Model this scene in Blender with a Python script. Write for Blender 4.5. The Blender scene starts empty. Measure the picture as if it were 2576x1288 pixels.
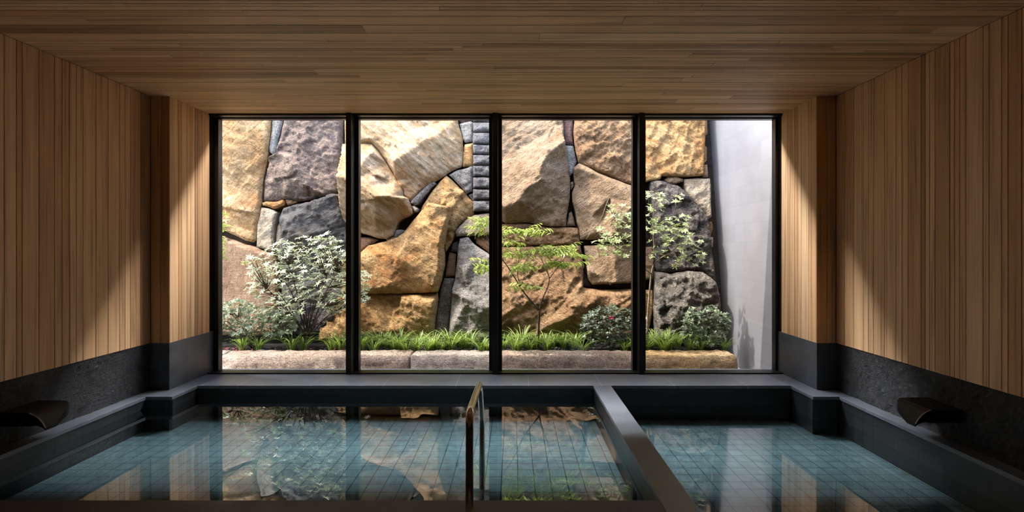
import bpy, bmesh, math, random
import numpy as np
from mathutils import Vector, noise, geometry, Matrix

F, VX, VY, CZ = 1285.0, 1292.0, 626.0, 1.126      # focal length (px of a 2576 wide frame), vanishing point, eye height
scene = bpy.context.scene
COL = scene.collection
R = random.Random(7)

# ------------------------------------------------------------------ object helpers
def link(name, me, mat=None, parent=None):
    o = bpy.data.objects.new(name, me)
    COL.objects.link(o)
    if mat is not None and me is not None:
        for m in (mat if isinstance(mat, (list, tuple)) else [mat]):
            me.materials.append(m)
    if parent is not None:
        o.parent = parent
    return o

def from_bm(name, bm, mat=None, parent=None, smooth=False, loc=None):
    """one mesh object; loc = its base point (vertices are given in world or parent space)"""
    if loc is not None:
        bmesh.ops.translate(bm, verts=bm.verts, vec=-Vector(loc))
    if smooth:
        for f in bm.faces: f.smooth = True
    me = bpy.data.meshes.new(name)
    bm.to_mesh(me); bm.free()
    o = link(name, me, mat, parent)
    if loc is not None: o.location = loc
    return o

def tag(o, label, cat, group=None, kind=None):
    o['label'] = label; o['category'] = cat
    if group: o['group'] = group
    if kind: o['kind'] = kind
    return o

def thing(name, label, cat, loc=(0, 0, 0), group=None):
    o = bpy.data.objects.new(name, None); COL.objects.link(o)
    o.location = loc; o.empty_display_size = .1
    return tag(o, label, cat, group)

def struct(name, bm, mat, parent=None, smooth=False):
    o = from_bm(name, bm, mat, parent, smooth)
    o['kind'] = 'structure'
    return o

def new():
    bm = bmesh.new()
    bm.loops.layers.uv.new('UVMap'); bm.loops.layers.uv.new('rnd')
    return bm

def quad(bm, pts, uvs=None, rnd=(.5, .5), mi=0):
    f = bm.faces.new([bm.verts.new(p) for p in pts])
    f.material_index = mi
    l0 = bm.loops.layers.uv.get('UVMap'); l1 = bm.loops.layers.uv.get('rnd')
    if l0 is not None:
        for i, lp in enumerate(f.loops):
            if uvs: lp[l0].uv = uvs[i]
            lp[l1].uv = rnd
    return f

def box(bm, x0, x1, y0, y1, z0, z1, uo=(0, 0, 0), mi=0):
    """axis box whose UVs are metres on every face"""
    P = lambda a, b, c: (a, b, c)
    def q(pts, ax):
        uvs = []
        for p in pts:
            d = [p[i] - uo[i] for i in range(3)]
            uvs.append((d[1], d[2]) if ax == 0 else (d[0], d[2]) if ax == 1 else (d[0], d[1]))
        quad(bm, pts, uvs, mi=mi)
    q([(x0, y1, z0), (x0, y0, z0), (x0, y0, z1), (x0, y1, z1)], 0)
    q([(x1, y0, z0), (x1, y1, z0), (x1, y1, z1), (x1, y0, z1)], 0)
    q([(x0, y0, z0), (x1, y0, z0), (x1, y0, z1), (x0, y0, z1)], 1)
    q([(x1, y1, z0), (x0, y1, z0), (x0, y1, z1), (x1, y1, z1)], 1)
    q([(x0, y1, z0), (x1, y1, z0), (x1, y0, z0), (x0, y0, z0)], 2)
    q([(x0, y0, z1), (x1, y0, z1), (x1, y1, z1), (x0, y1, z1)], 2)

def bevel(bm, w, seg=2):
    bmesh.ops.remove_doubles(bm, verts=bm.verts, dist=1e-5)
    bmesh.ops.bevel(bm, geom=list(bm.edges), offset=w, segments=seg, profile=.6, affect='EDGES')

def tube(bm, pts, rad, n=8, cap=True):
    pts = [Vector(p) for p in pts]
    if not isinstance(rad, (list, tuple)): rad = [rad] * len(pts)
    rings = []; prev = None
    for i, p in enumerate(pts):
        t = (pts[min(i + 1, len(pts) - 1)] - pts[max(i - 1, 0)]).normalized()
        a = prev - t * prev.dot(t) if prev is not None else t.orthogonal()
        if a.length < 1e-6: a = t.orthogonal()
        a.normalize(); prev = a; b = t.cross(a)
        rings.append([bm.verts.new(p + (a * math.cos(k * 2 * math.pi / n) + b * math.sin(k * 2 * math.pi / n)) * rad[i]) for k in range(n)])
    for r0, r1 in zip(rings, rings[1:]):
        for k in range(n):
            bm.faces.new((r0[k], r0[(k + 1) % n], r1[(k + 1) % n], r1[k]))
    if cap:
        bm.faces.new(rings[0][::-1]); bm.faces.new(rings[-1])

def at(x, y, Y):
    return Vector(((x - VX) / F * Y, Y, CZ + (VY - y) / F * Y))

# ------------------------------------------------------------------ materials
class NT:
    def __init__(s, name):
        s.m = bpy.data.materials.new(name); s.m.use_nodes = True
        s.t = s.m.node_tree; s.t.nodes.clear()
        s.out = s.t.nodes.new('ShaderNodeOutputMaterial')
    def n(s, typ, **kw):
        nd = s.t.nodes.new('ShaderNode' + typ)
        for k, v in kw.items():
            if k.startswith('_'): setattr(nd, k[1:], v)
            else: nd.inputs[k.replace('__', ' ')].default_value = v
        return nd
    def l(s, a, b): s.t.links.new(a, b)
    def bsdf(s, color=None, rough=.5, spec=.5, metal=0.):
        b = s.n('BsdfPrincipled'); b.inputs['Roughness'].default_value = rough
        b.inputs['Specular IOR Level'].default_value = spec; b.inputs['Metallic'].default_value = metal
        if color is not None: b.inputs['Base Color'].default_value = (*color, 1)
        s.l(b.outputs[0], s.out.inputs[0]); return b
    def ramp(s, src, stops):
        r = s.n('ValToRGB'); e = r.color_ramp.elements
        while len(e) < len(stops): e.new(.5)
        for i, (p, c) in enumerate(stops):
            e[i].position = p; e[i].color = (*c, 1) if len(c) == 3 else c
        s.l(src, r.inputs[0]); return r.outputs[0]
    def math(s, op, a, b=None, clamp=False):
        m = s.n('Math', _operation=op, _use_clamp=clamp)
        for i, v in enumerate((a, b)):
            if v is None: continue
            if isinstance(v, (int, float)): m.inputs[i].default_value = v
            else: s.l(v, m.inputs[i])
        return m.outputs[0]
    def mix(s, fac, a, b, mode='MIX'):
        m = s.n('Mix', _data_type='RGBA', _blend_type=mode)
        for sock, v in ((m.inputs[0], fac), (m.inputs[6], a), (m.inputs[7], b)):
            if isinstance(v, (int, float)): sock.default_value = v
            elif isinstance(v, tuple): sock.default_value = (*v, 1)
            else: s.l(v, sock)
        return m.outputs[2]
    def noise(s, vec, scale, detail=4, rough=.55, dist=0):
        n = s.n('TexNoise'); n.inputs['Scale'].default_value = scale; n.inputs['Detail'].default_value = detail
        n.inputs['Roughness'].default_value = rough; n.inputs['Distortion'].default_value = dist
        if vec is not None: s.l(vec, n.inputs['Vector'])
        return n.outputs[0]
    def bump(s, b, h, strength=.3, dist=.01):
        n = s.n('Bump', Strength=strength, Distance=dist); s.l(h, n.inputs['Height']); s.l(n.outputs[0], b.inputs['Normal'])
    def obj(s, scale=(1, 1, 1), rot=(0, 0, 0), uv=False):
        c = s.n('TexCoord'); m = s.n('Mapping'); m.inputs['Scale'].default_value = scale; m.inputs['Rotation'].default_value = rot
        s.l(c.outputs['UV' if uv else 'Object'], m.inputs[0]); return m.outputs[0]

def plain(name, color, rough=.5, spec=.5, metal=0.):
    t = NT(name); t.bsdf(color, rough, spec, metal); return t.m

def wood_mat():
    t = NT('cedar_boards'); b = t.bsdf(rough=.55, spec=.25)
    uv = t.n('UVMap', _uv_map='UVMap'); rn = t.n('UVMap', _uv_map='rnd')
    sp = t.n('SeparateXYZ'); t.l(rn.outputs[0], sp.inputs[0])
    off = t.n('VectorMath', _operation='SCALE'); t.l(rn.outputs[0], off.inputs[0]); off.inputs['Scale'].default_value = 37.
    add = t.n('VectorMath', _operation='ADD'); t.l(uv.outputs[0], add.inputs[0]); t.l(off.outputs[0], add.inputs[1])
    mp = t.n('Mapping'); mp.inputs['Scale'].default_value = (.8, 55, 1); t.l(add.outputs[0], mp.inputs[0])
    mp2 = t.n('Mapping'); mp2.inputs['Scale'].default_value = (1.1, 16, 1); t.l(add.outputs[0], mp2.inputs[0])
    fine = t.noise(mp.outputs[0], 1., 5, .6, .25)
    broad = t.noise(mp2.outputs[0], 1., 3, .5, .5)
    base = t.ramp(sp.outputs[0], [(0, (.42, .23, .108)), (.25, (.60, .345, .168)), (.5, (.70, .425, .22)), (.78, (.76, .495, .275)), (1, (.61, .33, .15))])
    g = t.math('ADD', t.math('MULTIPLY', fine, .55), t.math('MULTIPLY', broad, .45))
    gr = t.ramp(g, [(.30, (.34, .31, .28)), (.47, (.90, .90, .90)), (.62, (1.12, 1.1, 1.06)), (.8, (1.2, 1.16, 1.1))])
    t.l(t.mix(1., base, gr, 'MULTIPLY'), b.inputs['Base Color'])
    t.bump(b, g, .25, .002)
    return t.m

def tile_mat(name, c1, c2, joint, rough=.32, w=.0975, mortar=.0018, spec=.5):
    t = NT(name); b = t.bsdf(rough=rough, spec=spec)
    uv = t.obj(uv=True)
    br = t.n('TexBrick', _offset=0., _squash=1.)
    br.inputs['Scale'].default_value = 1.; br.inputs['Mortar Size'].default_value = mortar; br.inputs['Mortar Smooth'].default_value = .15
    br.inputs['Brick Width'].default_value = w; br.inputs['Row Height'].default_value = w; br.inputs['Bias'].default_value = 0.
    br.inputs['Color1'].default_value = (*c1, 1); br.inputs['Color2'].default_value = (*c2, 1); br.inputs['Mortar'].default_value = (*joint, 1)
    t.l(uv, br.inputs['Vector'])
    n = t.noise(uv, 14, 4)
    c = t.mix(1., br.outputs['Color'], t.ramp(n, [(.3, (.8, .8, .8)), (.7, (1.2, 1.2, 1.2))]), 'MULTIPLY')
    t.l(c, b.inputs['Base Color'])
    t.bump(b, t.math('SUBTRACT', 1., br.outputs['Fac']), .5, .003)
    return t.m

def slate_mat(name, c, rough=.35, joints=None, bump=.04, var=.25):
    """honed dark stone; joints = (width, height, offset, mortar) of slabs laid in UV metres"""
    t = NT(name); b = t.bsdf(rough=rough, spec=.5)
    o = t.obj()
    n = t.noise(o, 9, 6, .65); n2 = t.noise(o, 160, 2)
    k = t.math('ADD', t.math('MULTIPLY', n, .6), t.math('MULTIPLY', n2, .4))
    lo, hi = tuple(v * (1 - var) for v in c), tuple(v * (1 + var) for v in c)
    col = t.ramp(k, [(.36, lo), (.64, hi)])
    if joints:
        br = t.n('TexBrick', _offset=0.)
        br.inputs['Scale'].default_value = 1.; br.inputs['Brick Width'].default_value = joints[0]; br.inputs['Row Height'].default_value = joints[1]
        br.inputs['Mortar Size'].default_value = joints[2]; br.inputs['Mortar Smooth'].default_value = .1
        t.l(t.obj(uv=True), br.inputs['Vector'])
        col = t.mix(br.outputs['Fac'], col, tuple(min(1, v * joints[3]) for v in c))
    t.l(col, b.inputs['Base Color'])
    t.l(t.ramp(n, [(.3, (rough - .06,) * 3), (.7, (rough + .1,) * 3)]), b.inputs['Roughness'])
    t.bump(b, k, bump, .004)
    return t.m

def rock_mat(name, stops, scale=2.2, rough=.8, strata=0., stretch=2.5, spec=.25, fine=.5, stain=None, seed=0., bumpd=.02, bed=.55):
    """weathered stone: mineral colours in broad drifts, finer speckle, veins along the bedding"""
    t = NT(name); b = t.bsdf(rough=rough, spec=spec)
    c = t.n('TexCoord'); g = t.n('NewGeometry')
    mp = t.n('Mapping'); mp.inputs['Location'].default_value = (seed, seed * .7, seed * 1.3)
    mp.inputs['Rotation'].default_value = (0, strata, 0)
    t.l(g.outputs['Position'], mp.inputs[0])
    mp2 = t.n('Mapping'); mp2.inputs['Scale'].default_value = (1, 1, stretch); t.l(mp.outputs[0], mp2.inputs[0])
    v = mp2.outputs[0]
    n1 = t.noise(v, scale, 6, .6, .8)
    n2 = t.noise(v, scale * 7, 6, .65, .4)
    n3 = t.noise(mp.outputs[0], 70, 3, .6)
    mp3 = t.n('Mapping'); mp3.inputs['Scale'].default_value = (1.3, 1.3, 13); t.l(mp.outputs[0], mp3.inputs[0])
    n6 = t.noise(mp3.outputs[0], 1.5, 7, .68, 1.6)
    k = t.math('ADD', t.math('MULTIPLY', n1, .62), t.math('MULTIPLY', n2, .38))
    col = t.ramp(k, stops)
    col = t.mix(fine, col, t.mix(1., col, t.ramp(n3, [(.34, (.42, .40, .37)), (.5, (1, 1, 1)), (.68, (1.45, 1.42, 1.38))]), 'MULTIPLY'))
    if stain:
        n4 = t.noise(v, scale * 1.7, 4, .6, 1.4)
        col = t.mix(t.ramp(n4, [(.52, (0, 0, 0)), (.68, (.85, .85, .85))]), col, stain)
    col = t.mix(bed, col, t.mix(1., col, t.ramp(n6, [(.34, (.48, .42, .36)), (.48, (.95, .94, .93)), (.60, (1.15, 1.13, 1.1)), (.70, (1.5, 1.45, 1.38))]), 'MULTIPLY'))
    vein = t.noise(v, scale * 3.1, 3, .5, 2.)
    vm = t.ramp(t.math('ABSOLUTE', t.math('SUBTRACT', vein, .5)), [(0., (.75, .75, .75)), (.014, (0, 0, 0))])
    col = t.mix(vm, col, t.mix(1., col, (.45, .36, .28), 'MULTIPLY'))
    vo = t.n('TexVoronoi', _feature='DISTANCE_TO_EDGE'); vo.inputs['Scale'].default_value = scale * 1.3
    wv = t.n('VectorMath', _operation='ADD'); nz = t.n('TexNoise'); nz.inputs['Scale'].default_value = scale * 2; nz.inputs['Detail'].default_value = 5; t.l(v, nz.inputs[0])
    ws = t.n('VectorMath', _operation='SCALE'); ws.inputs['Scale'].default_value = .35; t.l(nz.outputs[1], ws.inputs[0]); t.l(v, wv.inputs[0]); t.l(ws.outputs[0], wv.inputs[1]); t.l(wv.outputs[0], vo.inputs['Vector'])
    crack = t.ramp(vo.outputs['Distance'], [(0., (1, 1, 1)), (.016, (0, 0, 0))])
    cm = t.math('MULTIPLY', crack, t.ramp(n1, [(.46, (0, 0, 0)), (.6, (.7, .7, .7))]))
    col = t.mix(cm, col, t.mix(1., col, (.32, .26, .21), 'MULTIPLY'))
    t.l(col, b.inputs['Base Color'])
    n5 = t.noise(v, scale * 14, 5, .7, .3)
    t.bump(b, t.math('ADD', t.math('MULTIPLY', n6, 1.1 * bed), t.math('ADD', t.math('MULTIPLY', n2, .6), t.math('ADD', n5, t.math('MULTIPLY', n3, .3)))), 1., bumpd * 1.7)
    return t.m

def leaf_mat(name, c1, c2, rough=.35, spec=.5, trans=.25):
    t = NT(name); b = t.bsdf(rough=rough, spec=spec)
    rn = t.n('UVMap', _uv_map='rnd'); sp = t.n('SeparateXYZ'); t.l(rn.outputs[0], sp.inputs[0])
    col = t.ramp(sp.outputs[0], [(0, c1), (1, c2)])
    t.l(col, b.inputs['Base Color'])
    tr = t.n('BsdfTranslucent'); t.l(t.mix(1., col, (1.1, 1.2, .6), 'MULTIPLY'), tr.inputs[0])
    mx = t.n('MixShader'); mx.inputs[0].default_value = trans
    t.l(b.outputs[0], mx.inputs[1]); t.l(tr.outputs[0], mx.inputs[2]); t.l(mx.outputs[0], t.out.inputs[0])
    return t.m

def glass_mat():
    t = NT('window_glass')
    lw = t.n('LayerWeight'); lw.inputs['Blend'].default_value = .5
    f = t.math('ADD', t.math('MULTIPLY', t.math('POWER', lw.outputs['Facing'], 5.), .9), .035, True)
    a = t.n('BsdfTransparent'); g = t.n('BsdfGlossy'); g.inputs['Roughness'].default_value = 0.
    mx = t.n('MixShader'); t.l(f, mx.inputs[0]); t.l(a.outputs[0], mx.inputs[1]); t.l(g.outputs[0], mx.inputs[2]); t.l(mx.outputs[0], t.out.inputs[0])
    return t.m

def water_mat():
    t = NT('bath_water')
    lw = t.n('LayerWeight'); lw.inputs['Blend'].default_value = .5
    n = t.noise(t.obj((1, 1, 1)), 2.4, 2, .4)
    b = t.n('Bump', Strength=.07, Distance=.02); t.l(n, b.inputs['Height'])
    t.l(b.outputs[0], lw.inputs['Normal'])
    f = t.math('ADD', t.math('MULTIPLY', t.math('POWER', lw.outputs['Facing'], 4.), .88), .12, True)
    a = t.n('BsdfTransparent'); a.inputs[0].default_value = (.86, .96, .97, 1)
    g = t.n('BsdfGlossy'); g.inputs['Roughness'].default_value = 0.; t.l(b.outputs[0], g.inputs['Normal'])
    mx = t.n('MixShader'); t.l(f, mx.inputs[0]); t.l(a.outputs[0], mx.inputs[1]); t.l(g.outputs[0], mx.inputs[2]); t.l(mx.outputs[0], t.out.inputs[0])
    return t.m

WOOD = wood_mat()
GROOVE = plain('board_gap', (.035, .02, .010), .8, .1)
TILE = tile_mat('slate_tile', (.019, .021, .024), (.024, .027, .030), (.005, .006, .007))
FTILE = tile_mat('pool_floor_tile', (.090, .130, .140), (.105, .148, .158), (.014, .024, .029), .9, spec=.08, mortar=.0026)
SLATE_LIT = slate_mat('honed_slate_lit', (.165, .182, .205), .34, (.6, .6, .0018, 2.4))  # same stone as the coping, lightened to stand for sky light on it
COPE = slate_mat('honed_coping', (.115, .128, .146), .34)
DECK = slate_mat('deck_slate', (.050, .052, .056), .5, (.6, .6, .0015, .7))
GRANITE = slate_mat('flamed_granite', (.062, .071, .083), .36, None, .12, .35)
BLACKROCK = rock_mat('split_black_stone', [(.3, (.006, .007, .008)), (.5, (.016, .018, .020)), (.7, (.036, .040, .045))], 5., .38, 0, 1.4, .6, .6, None, 3., .012)
FRAME = plain('black_aluminium', (.012, .012, .013), .38, .5, .0)
GLASS = glass_mat(); WATER = water_mat()
STEEL = plain('polished_steel', (.62, .60, .56), .16, .5, 1.)
SPOUT = plain('black_spout', (.006, .006, .007), .55, .3)
LIP = plain('spout_lip', (.50, .48, .42), .4, .5, .0)

# ------------------------------------------------------------------ cladding
def boards(bm, o, ud, vd, nd, L, W, seed, lens=None, pitch=.1065, split=.4):
    """boards run along ud; each gets chamfered edges, a gap and its own random tint"""
    o, ud, vd, nd = Vector(o), Vector(ud), Vector(vd), Vector(nd)
    rr = random.Random(seed); v = 0.; flip = ud.cross(vd).dot(nd) < 0
    def fc(ps, uvs, rnd):
        if flip: ps, uvs = ps[::-1], uvs[::-1]
        quad(bm, ps, uvs, rnd)
    while v < W - 1e-4:
        w = min(pitch, W - v)
        cuts = [0, w]
        if rr.random() < split and w > .08:
            q = rr.choice((.33, .5, .62, .5)); cuts = [0, w * q, w]
            if rr.random() < .3: cuts = [0, w * .3, w * .62, w]
        for a, b in zip(cuts, cuts[1:]):
            u = 0. if lens is None else -rr.uniform(0, 2.)
            while u < L - 1e-4:
                l = L if lens is None else rr.uniform(*lens)
                u0, u1 = max(u, 0), min(u + l, L); u += l
                if u1 - u0 < .02: continue
                rnd = (min(1, max(0, rr.gauss(.5, .30))), rr.random())
                g = .0026; c = .0018; e = 0.0006
                va, vb = v + a + g / 2, v + b - g / 2; ua, ub = u0 + (e if lens else 0), u1 - (e if lens else 0)
                P = lambda uu, vv, n: o + ud * uu + vd * vv + nd * n
                inn = [(ua + c, va + c), (ub - c, va + c), (ub - c, vb - c), (ua + c, vb - c)]
                out = [(ua, va), (ub, va), (ub, vb), (ua, vb)]
                fc([P(*p, 0) for p in inn], inn, rnd)
                for i in range(4):
                    j = (i + 1) % 4
                    fc([P(*out[i], -c), P(*out[j], -c), P(*inn[j], 0), P(*inn[i], 0)], [out[i], out[j], inn[j], inn[i]], rnd)
                    fc([P(*out[i], -.012), P(*out[j], -.012), P(*out[j], -c), P(*out[i], -c)], [out[i]] * 2 + [out[j]] * 2, rnd)
        v += w
    ps = [o + nd * -.0115, o + ud * L + nd * -.0115, o + ud * L + vd * W + nd * -.0115, o + vd * W + nd * -.0115]
    quad(bm, ps[::-1] if flip else ps, None, (0, 0), 1)

XL, XR = -2.90, 2.575            # side walls
PL, PR = -2.75, 2.422            # pier faces beside the window
YP, YW = 4.08, 4.60              # pier front, window plane
ZC, ZD = 2.345, .373             # ceiling, top of the stone base
YB = -1.6                        # rear wall
GX0, GX1, RX0, RX1 = -2.60, -2.80, 2.28, 2.48   # pool edges: bay / recess, left and right
YF, YE = 3.89, 4.206             # bay coping front, far pool edge
DX0, DX1 = .655, .803            # divider
YN = 2.289                       # near edge of left pool
YN2 = 1.9                        # near edge of right pool
ZWL, ZWR = -.088, -.177          # water levels
ZFL, ZFR = -.255, -.285          # pool floors

def side_wall(name, X, s, PX, seed):
    n = (s, 0, 0)
    bm = new(); boards(bm, (X, YP, ZD), (0, 0, 1), (0, -1, 0), n, ZC - ZD, YP - YB, seed)
    w = struct(name, bm, [WOOD, GROOVE])
    bm = new()
    boards(bm, (PX, YW + .02, ZD), (0, 0, 1), (0, -1, 0), n, ZC - ZD, YW + .02 - YP, seed + 1)
    xa, xb = sorted((X, PX))
    boards(bm, (xa, YP, ZD), (0, 0, 1), (1, 0, 0), (0, -1, 0), ZC - ZD, xb - xa, seed + 2, pitch=.08)
    struct('pier_cladding', bm, [WOOD, GROOVE], w)
    bm = new(); xo = X - s * .12
    x0, x1 = sorted((PX, xo)); box(bm, x0, x1, YP, YW + .16, -.03, ZD); bevel(bm, .003)
    struct('pier_stone_base', bm, GRANITE, w)
    bm = new(); x0, x1 = sorted((PX - s * .013, xo)); box(bm, x0, x1, YP + .013, YW + .16, ZD, ZC)
    struct('pier_core', bm, GROOVE, w)
    bm = new(); x0, x1 = sorted((X - s * .013, xo)); box(bm, x0, x1, YB, YP + .02, ZD, ZC + .2)
    struct('wall_core', bm, GROOVE, w)
    # split-faced stone base: a displaced sheet with body behind it
    bm = new(); nu, nv = 260, 26; vs = []
    for i in range(nu + 1):
        row = []
        for j in range(nv + 1):
            y = YB + (YP - YB) * i / nu; z = -.03 + (ZD + .03) * j / nv
            p = Vector((0, y * 1.0, z))
            d = noise.fractal(p * 9 + Vector((seed, 0, 0)), .8, 2.1, 5) * .012 + noise.fractal(Vector((seed, y * 30, z * 36)), .7, 2.1, 3) * .005
            e = min(1, (ZD - z) / .03)
            row.append(bm.verts.new((X + s * (d * e * .9 - .004), y, z)))
        vs.append(row)
    for i in range(nu):
        for j in range(nv):
            q = (vs[i][j], vs[i + 1][j], vs[i + 1][j + 1], vs[i][j + 1])
            bm.faces.new(q if s > 0 else q[::-1])
    struct('rough_stone_base', bm, BLACKROCK, w)
    bm = new(); x0, x1 = sorted((X - s * .03, xo)); box(bm, x0, x1, YB, YP + .02, -.05, ZD - .001)
    struct('base_core', bm, GRANITE, w)
    return w

wl = side_wall('wall_left', XL, 1, PL, 11)
wr = side_wall('wall_right', XR, -1, PR, 23)

bm = new(); boards(bm, (XL, YW + .1, ZC), (1, 0, 0), (0, -1, 0), (0, 0, -1), XR - XL, YW + .1 - YB, 31, lens=(1.6, 3.4), split=.25)
ceil = struct('ceiling', bm, [WOOD, GROOVE])
bm = new(); box(bm, XL - .25, XR + .25, YB - .1, 4.80, ZC + .012, ZC + .30)
struct('roof_slab', bm, plain('roof_concrete', (.25, .25, .25), .9), ceil)

bm = new(); boards(bm, (XL, YB, -.03), (0, 0, 1), (1, 0, 0), (0, 1, 0), ZC + .03, XR - XL, 41)
wrear = struct('wall_rear', bm, [WOOD, GROOVE])
bm = new(); box(bm, XL - .1, XR + .1, YB - .1, YB - .013, -.05, ZC + .05)
struct('wall_core', bm, GROOVE, wrear)

# ------------------------------------------------------------------ floor deck, ledges, pools
TC = .026     # coping thickness
bm = new()
box(bm, XL - .1, DX0, YB, YN, -TC, 0, (.28, .3, 0)); box(bm, DX0, XR + .1, YB, YN2, -TC, 0, (.28, .3, 0))
bevel(bm, .003)
for f in bm.faces:                                   # metres on top after the bevel
    for lp in f.loops: lp[bm.loops.layers.uv['UVMap']].uv = (lp.vert.co.x - .28, lp.vert.co.y - .3)
fl = struct('floor', bm, DECK)
bm = new(); box(bm, XL - .1, DX1, YB, YN - .045, -.7, -TC); box(bm, DX1, XR + .1, YB, YN2 - .045, -.7, -TC)
struct('floor_base', bm, GRANITE, fl)

def slab(polys, name, mat, joint=None, parent=None):
    bm = new()
    for x0, x1, y0, y1, z0, z1 in polys: box(bm, x0, x1, y0, y1, z0, z1)
    bevel(bm, .004)
    uv = bm.loops.layers.uv['UVMap']
    for f in bm.faces:
        for lp in f.loops:
            c = lp.vert.co; lp[uv].uv = (c.x + 20, c.y - 3.6)
    return struct(name, bm, mat, parent)
# joints of the window ledge fall every 0.6 m
bm = new(); box(bm, GX0, RX0, YE, YW + .2, -TC, 0); bevel(bm, .004)
uv = bm.loops.layers.uv['UVMap']
for f in bm.faces:
    for lp in f.loops: lp[uv].uv = (lp.vert.co.x + .475 + 12, (lp.vert.co.y - 4.0) * .55)
led = struct('trim_1', bm, SLATE_LIT)
bm = new(); box(bm, GX0, RX0, YE + .045, YW + .2, -.7, -TC); struct('ledge_base', bm, GRANITE, led)
for nm, s, X, P, b, r in (('trim_2', 1, XL, PL, GX0, GX1), ('trim_3', -1, XR, PR, RX0, RX1)):
    t2 = None
    bm = new()
    for xa, xb, ya, yb in ((P - s * .2, b, YF, YW + .2), (X - s * .02, r, YN - .3, YF)):
        x0, x1 = sorted((xa, xb)); box(bm, x0, x1, ya, yb, -TC, 0)
    bevel(bm, .004); t2 = struct(nm, bm, COPE)
    bm = new()
    for xa, xb, ya, yb in ((P - s * .2, b - s * .045, YF + .045, YW + .2), (X - s * .02, r - s * .045, YN - .6, YF + .05)):
        x0, x1 = sorted((xa, xb)); box(bm, x0, x1, ya, yb, -.7, -TC)
    struct('ledge_base', bm, GRANITE, t2)

def pool(name, label, pts, zf, zw, wlabel):
    cx = sum(p[0] for p in pts) / len(pts); cy = sum(p[1] for p in pts) / len(pts)
    t = thing(name, label, 'pool', (cx, cy, zf)); base = Vector((cx, cy, zf))
    n = len(pts)
    area = sum(pts[i][0] * pts[(i + 1) % n][1] - pts[(i + 1) % n][0] * pts[i][1] for i in range(n))
    if area < 0: pts = pts[::-1]
    for i in range(n):
        a, b = Vector((*pts[i], 0)), Vector((*pts[(i + 1) % n], 0)); d = (b - a).normalized(); nrm = Vector((-d.y, d.x, 0)); L = (b - a).length
        i0 = nrm * .006    # the tiles stand just back of the coping edge
        bm = new(); zt = -TC - .001; zb = zf - .08
        A, B = a - i0, b - i0; o = -nrm * .038
        c = lambda p, z: (p.x, p.y, z)
        U = lambda u, z: (u + (.02), z + .0885 + 4 * .0975)
        ext = d * .0
        quad(bm, [c(A, zb), c(B, zb), c(B, zt), c(A, zt)], [U(0, zb), U(L, zb), U(L, zt), U(0, zt)])
        quad(bm, [c(B + o, zb), c(A + o, zb), c(A + o, zt), c(B + o, zt)], [U(0, zb)] * 4)
        quad(bm, [c(A, zt), c(B, zt), c(B + o, zt), c(A + o, zt)], [U(0, 0)] * 4)
        quad(bm, [c(A + o, zb), c(A, zb), c(A, zt), c(A + o, zt)], [U(0, 0)] * 4)
        quad(bm, [c(B, zb), c(B + o, zb), c(B + o, zt), c(B, zt)], [U(0, 0)] * 4)
        bmesh.ops.translate(bm, verts=bm.verts, vec=-base)
        from_bm('pool_wall', bm, TILE, t)
    bm = new()
    g = .03
    xs = [p[0] for p in pts]; ys = [p[1] for p in pts]
    top = [bm.verts.new((p[0], p[1], zf)) for p in pts]
    f = bm.faces.new(top); uvl = bm.loops.layers.uv['UVMap']
    for lp in f.loops: lp[uvl].uv = (lp.vert.co.x + 6.02, lp.vert.co.y + 1.)
    ex = bmesh.ops.extrude_face_region(bm, geom=[f])
    bmesh.ops.translate(bm, verts=[v for v in ex['geom'] if isinstance(v, bmesh.types.BMVert)], vec=(0, 0, -.07))
    bmesh.ops.recalc_face_normals(bm, faces=bm.faces)
    bmesh.ops.translate(bm, verts=bm.verts, vec=-base)
    from_bm('pool_floor', bm, FTILE, t)
    # water body, its sides and foot bedded in the tiling so that only its surface shows
    bm = new(); cxm = Vector((cx, cy, 0))
    e = []
    for i in range(n):
        a, b, c2 = Vector((*pts[i - 1], 0)), Vector((*pts[i], 0)), Vector((*pts[(i + 1) % n], 0))
        d1, d2 = (b - a).normalized(), (c2 - b).normalized()
        n1, n2 = Vector((d1.y, -d1.x, 0)), Vector((d2.y, -d2.x, 0))
        e.append(b + (n1 + n2) * .012)
    f = bm.faces.new([bm.verts.new((p.x, p.y, zf - .012)) for p in e])
    ex = bmesh.ops.extrude_face_region(bm, geom=[f])
    bmesh.ops.translate(bm, verts=[v for v in ex['geom'] if isinstance(v, bmesh.types.BMVert)], vec=(0, 0, zw - zf + .012))
    bmesh.ops.recalc_face_normals(bm, faces=bm.faces)
    tag(from_bm('bath_water', bm, WATER, loc=(cx, cy, zw)), wlabel, 'water')
pool('bathing_pool', 'wide soaking pool lined with small dark tiles, left of the stone divider',
     [(DX0, YN), (DX0, YE), (GX0, YE), (GX0, YF), (GX1, YF), (GX1, YN)], ZFL, ZWL, 'still teal water filling the wide left pool, mirroring the bush')
pool('bathing_pool', 'narrower soaking pool with lower water, right of the stone divider',
     [(RX1, YN2), (RX1, YF), (RX0, YF), (RX0, YE), (DX1, YE), (DX1, YN2)], ZFR, ZWR, 'still teal water in the narrower right pool, mirroring the grey wall')
d = thing('pool_divider', 'low dark stone wall running between the two pools', 'divider', ((DX0 + DX1) / 2, 3.2, -.6))
bm = new(); box(bm, DX0, DX1, YN2, YE, -TC, 0); bevel(bm, .004); bmesh.ops.translate(bm, verts=bm.verts, vec=-d.location)
from_bm('coping', bm, COPE, d)
bm = new(); box(bm, DX0 + .045, DX1 - .045, YN2, YE + .04, -.65, -TC); bmesh.ops.translate(bm, verts=bm.verts, vec=-d.location)
from_bm('core', bm, GRANITE, d)

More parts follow.
